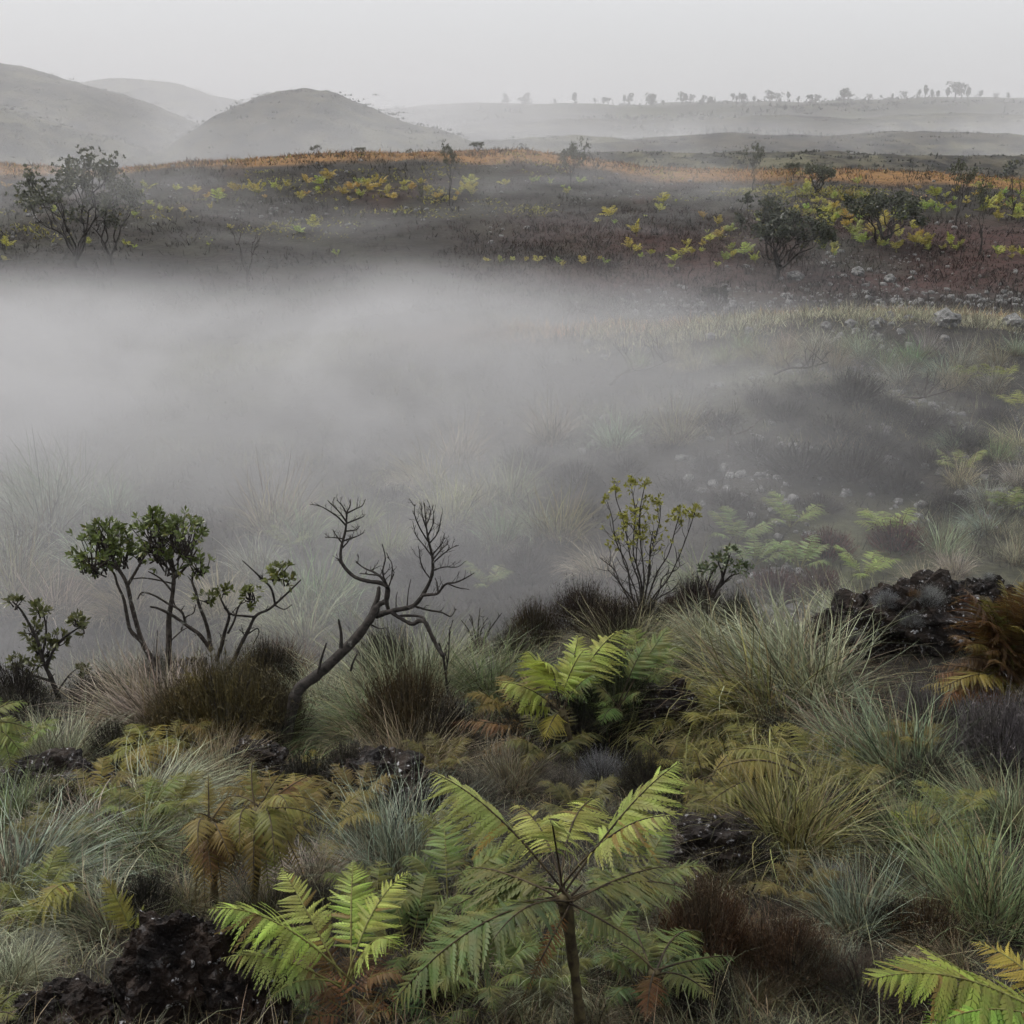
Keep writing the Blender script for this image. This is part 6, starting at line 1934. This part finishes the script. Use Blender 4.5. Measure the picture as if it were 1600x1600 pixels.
# ================================================================== AIR
def volume_box(name, lo, hi, mat, label, cat='mist'):
    lo, hi = np.array(lo, float), np.array(hi, float)
    c, h = (lo + hi) / 2, (hi - lo) / 2
    v = np.array([[sx, sy, sz] for sz in (-1, 1) for sy in (-1, 1) for sx in (-1, 1)]) * h
    q = [[0, 2, 3, 1], [4, 5, 7, 6], [0, 1, 5, 4], [2, 6, 7, 3], [0, 4, 6, 2], [1, 3, 7, 5]]
    o = obj(name, mesh_np(name, v, q, None, mat), None, tuple(c))
    o['kind'] = 'stuff'
    o['label'] = label
    o['category'] = cat
    return o


def principled_volume(t, density, color=(0.87, 0.87, 0.892), aniso=0.1):
    p = t.n('VolumePrincipled')
    t.set(p.inputs['Color'], color)
    t.set(p.inputs['Density'], density)
    p.inputs['Anisotropy'].default_value = aniso
    t.t.links.new(p.outputs[0], t.out.inputs['Volume'])


def xyz(t):
    P = t.n('NewGeometry').outputs['Position']
    s = t.n('SeparateXYZ')
    t.set(s.inputs[0], P)
    return P, s.outputs[0], s.outputs[1], s.outputs[2]


def prod(t, *v):
    r = v[0]
    for x in v[1:]:
        r = t.math('MULTIPLY', r, x)
    return r


HAZE = 0.0003
m, t = new_mat('haze_air')
principled_volume(t, HAZE)
volume_box('haze', (-560, -12, -60), (560, 640, 24), m, 'even grey haze hanging over the whole moor', 'haze')

# the mist lying in the hollow: thick on the left, thinning to the right, torn at the top
m, t = new_mat('mist_bank')
P, X, Y, Z = xyz(t)
warp = t.noise(P, 0.09, 2, 0.5)
mp = t.n('Mapping'); t.set(mp.inputs['Vector'], P); mp.inputs['Rotation'].default_value = (0.0, 0.45, 0.3); mp.inputs['Scale'].default_value = (0.8, 0.8, 1.6)
n1 = t.noise(mp.outputs[0], 0.17, 4, 0.66, 1.2)
obl = t.math('SUBTRACT', X, t.math('MULTIPLY', Y, 0.17))          # the mist thins towards a line running out to the right
# it lies thinner on the stony ground beyond the bank
side = t.math('ADD', t.rng(obl, -7.0, -2.0, 0.42, 0.0), t.rng(obl, -2.5, 6.0, 0.58, 0.10))
edge = t.math('MULTIPLY', t.rng(X, 18.0, 24.0, 1.0, 0.0), t.rng(X, -36.0, -30.0, 0.0, 1.0))
near = t.math('ADD', t.rng(Y, 11.2, 13.4, 0.0, 0.38), t.rng(Y, 17.0, 25.0, 0.0, 0.66))
far = t.rng(t.math('ADD', Y, t.math('MULTIPLY', t.math('MAXIMUM', X, 0.0), 0.42)), 34.0, 45.5, 1.0, 0.0)
top = t.rng(t.math('ADD', Z, t.math('MULTIPLY', warp, 2.4)), -4.6, -2.0, 1.0, 0.0)
tear = t.rng(n1, 0.32, 0.68, 0.45, 1.4)
principled_volume(t, t.math('MULTIPLY', prod(t, side, edge, near, far, top, tear), 0.19), (0.80, 0.80, 0.818))
volume_box('mist_bank', (-36, 11.2, -9.5), (24, 46.0, -2.0), m, 'thick pale mist lying in the hollow behind the foreground')

# thin mist drifting up the far slope
m, t = new_mat('slope_mist')
P, X, Y, Z = xyz(t)
mp = t.n('Mapping'); t.set(mp.inputs['Vector'], P); mp.inputs['Rotation'].default_value = (0.0, 0.6, 0.2); mp.inputs['Scale'].default_value = (0.6, 0.8, 2.4)
n1 = t.noise(mp.outputs[0], 0.12, 4, 0.62, 0.8)
left = t.rng(X, -18.0, -4.0, 1.0, 0.55)
cut = prod(t, t.rng(X, 6.0, 16.0, 1.0, 0.0), t.rng(X, -40.0, -34.0, 0.0, 1.0), t.rng(Y, 38.0, 46.0, 0.0, 1.0), t.rng(Y, 58.0, 68.0, 1.0, 0.0), t.rng(Z, -2.6, 0.8, 1.0, 0.0))
principled_volume(t, t.math('MULTIPLY', prod(t, left, cut, t.rng(n1, 0.48, 0.66, 0.0, 1.0)), 0.075))
volume_box('slope_mist', (-40, 38, -6.5), (22, 68, 0.8), m, 'thin wisps of mist drifting up the far slope')

# the grey air over the plain and between the hills, with a brighter bank low on the plain
m, t = new_mat('plain_mist')
P, X, Y, Z = xyz(t)
n1 = t.noise(P, 0.016, 3, 0.6, 0.4)
body = prod(t, t.rng(Y, 84.0, 130.0, 0.0, 1.0), t.rng(Y, 520.0, 620.0, 1.0, 0.0), t.rng(Z, 3.0, 20.0, 1.0, 0.1), t.rng(n1, 0.32, 0.66, 0.35, 1.5))
low = prod(t, t.rng(Z, -3.5, 3.5, 1.0, 0.0), t.rng(Y, 110.0, 170.0, 0.0, 1.0), t.rng(Y, 230.0, 300.0, 1.0, 0.0), t.rng(t.noise(P, 0.03, 3, 0.6), 0.42, 0.62, 0.0, 1.0))
foot = prod(t, t.rng(Z, -3.0, 5.0, 1.0, 0.0), t.rng(X, -12.0, 4.0, 1.0, 0.0), t.rng(Y, 88.0, 105.0, 0.0, 1.0), t.rng(Y, 125.0, 165.0, 1.0, 0.0), t.rng(t.noise(P, 0.05, 3, 0.6), 0.38, 0.62, 0.1, 1.0))
d = t.math('ADD', t.math('MULTIPLY', foot, 0.014), t.math('MULTIPLY', t.math('MULTIPLY', body, t.rng(X, -20.0, 25.0, 1.0, 0.38)), 0.0078))
d = t.math('ADD', d, t.math('MULTIPLY', low, 0.03))
principled_volume(t, d)
volume_box('plain_mist', (-420, 84, -14), (420, 620, 28), m, 'grey mist over the far plain and between the hills')
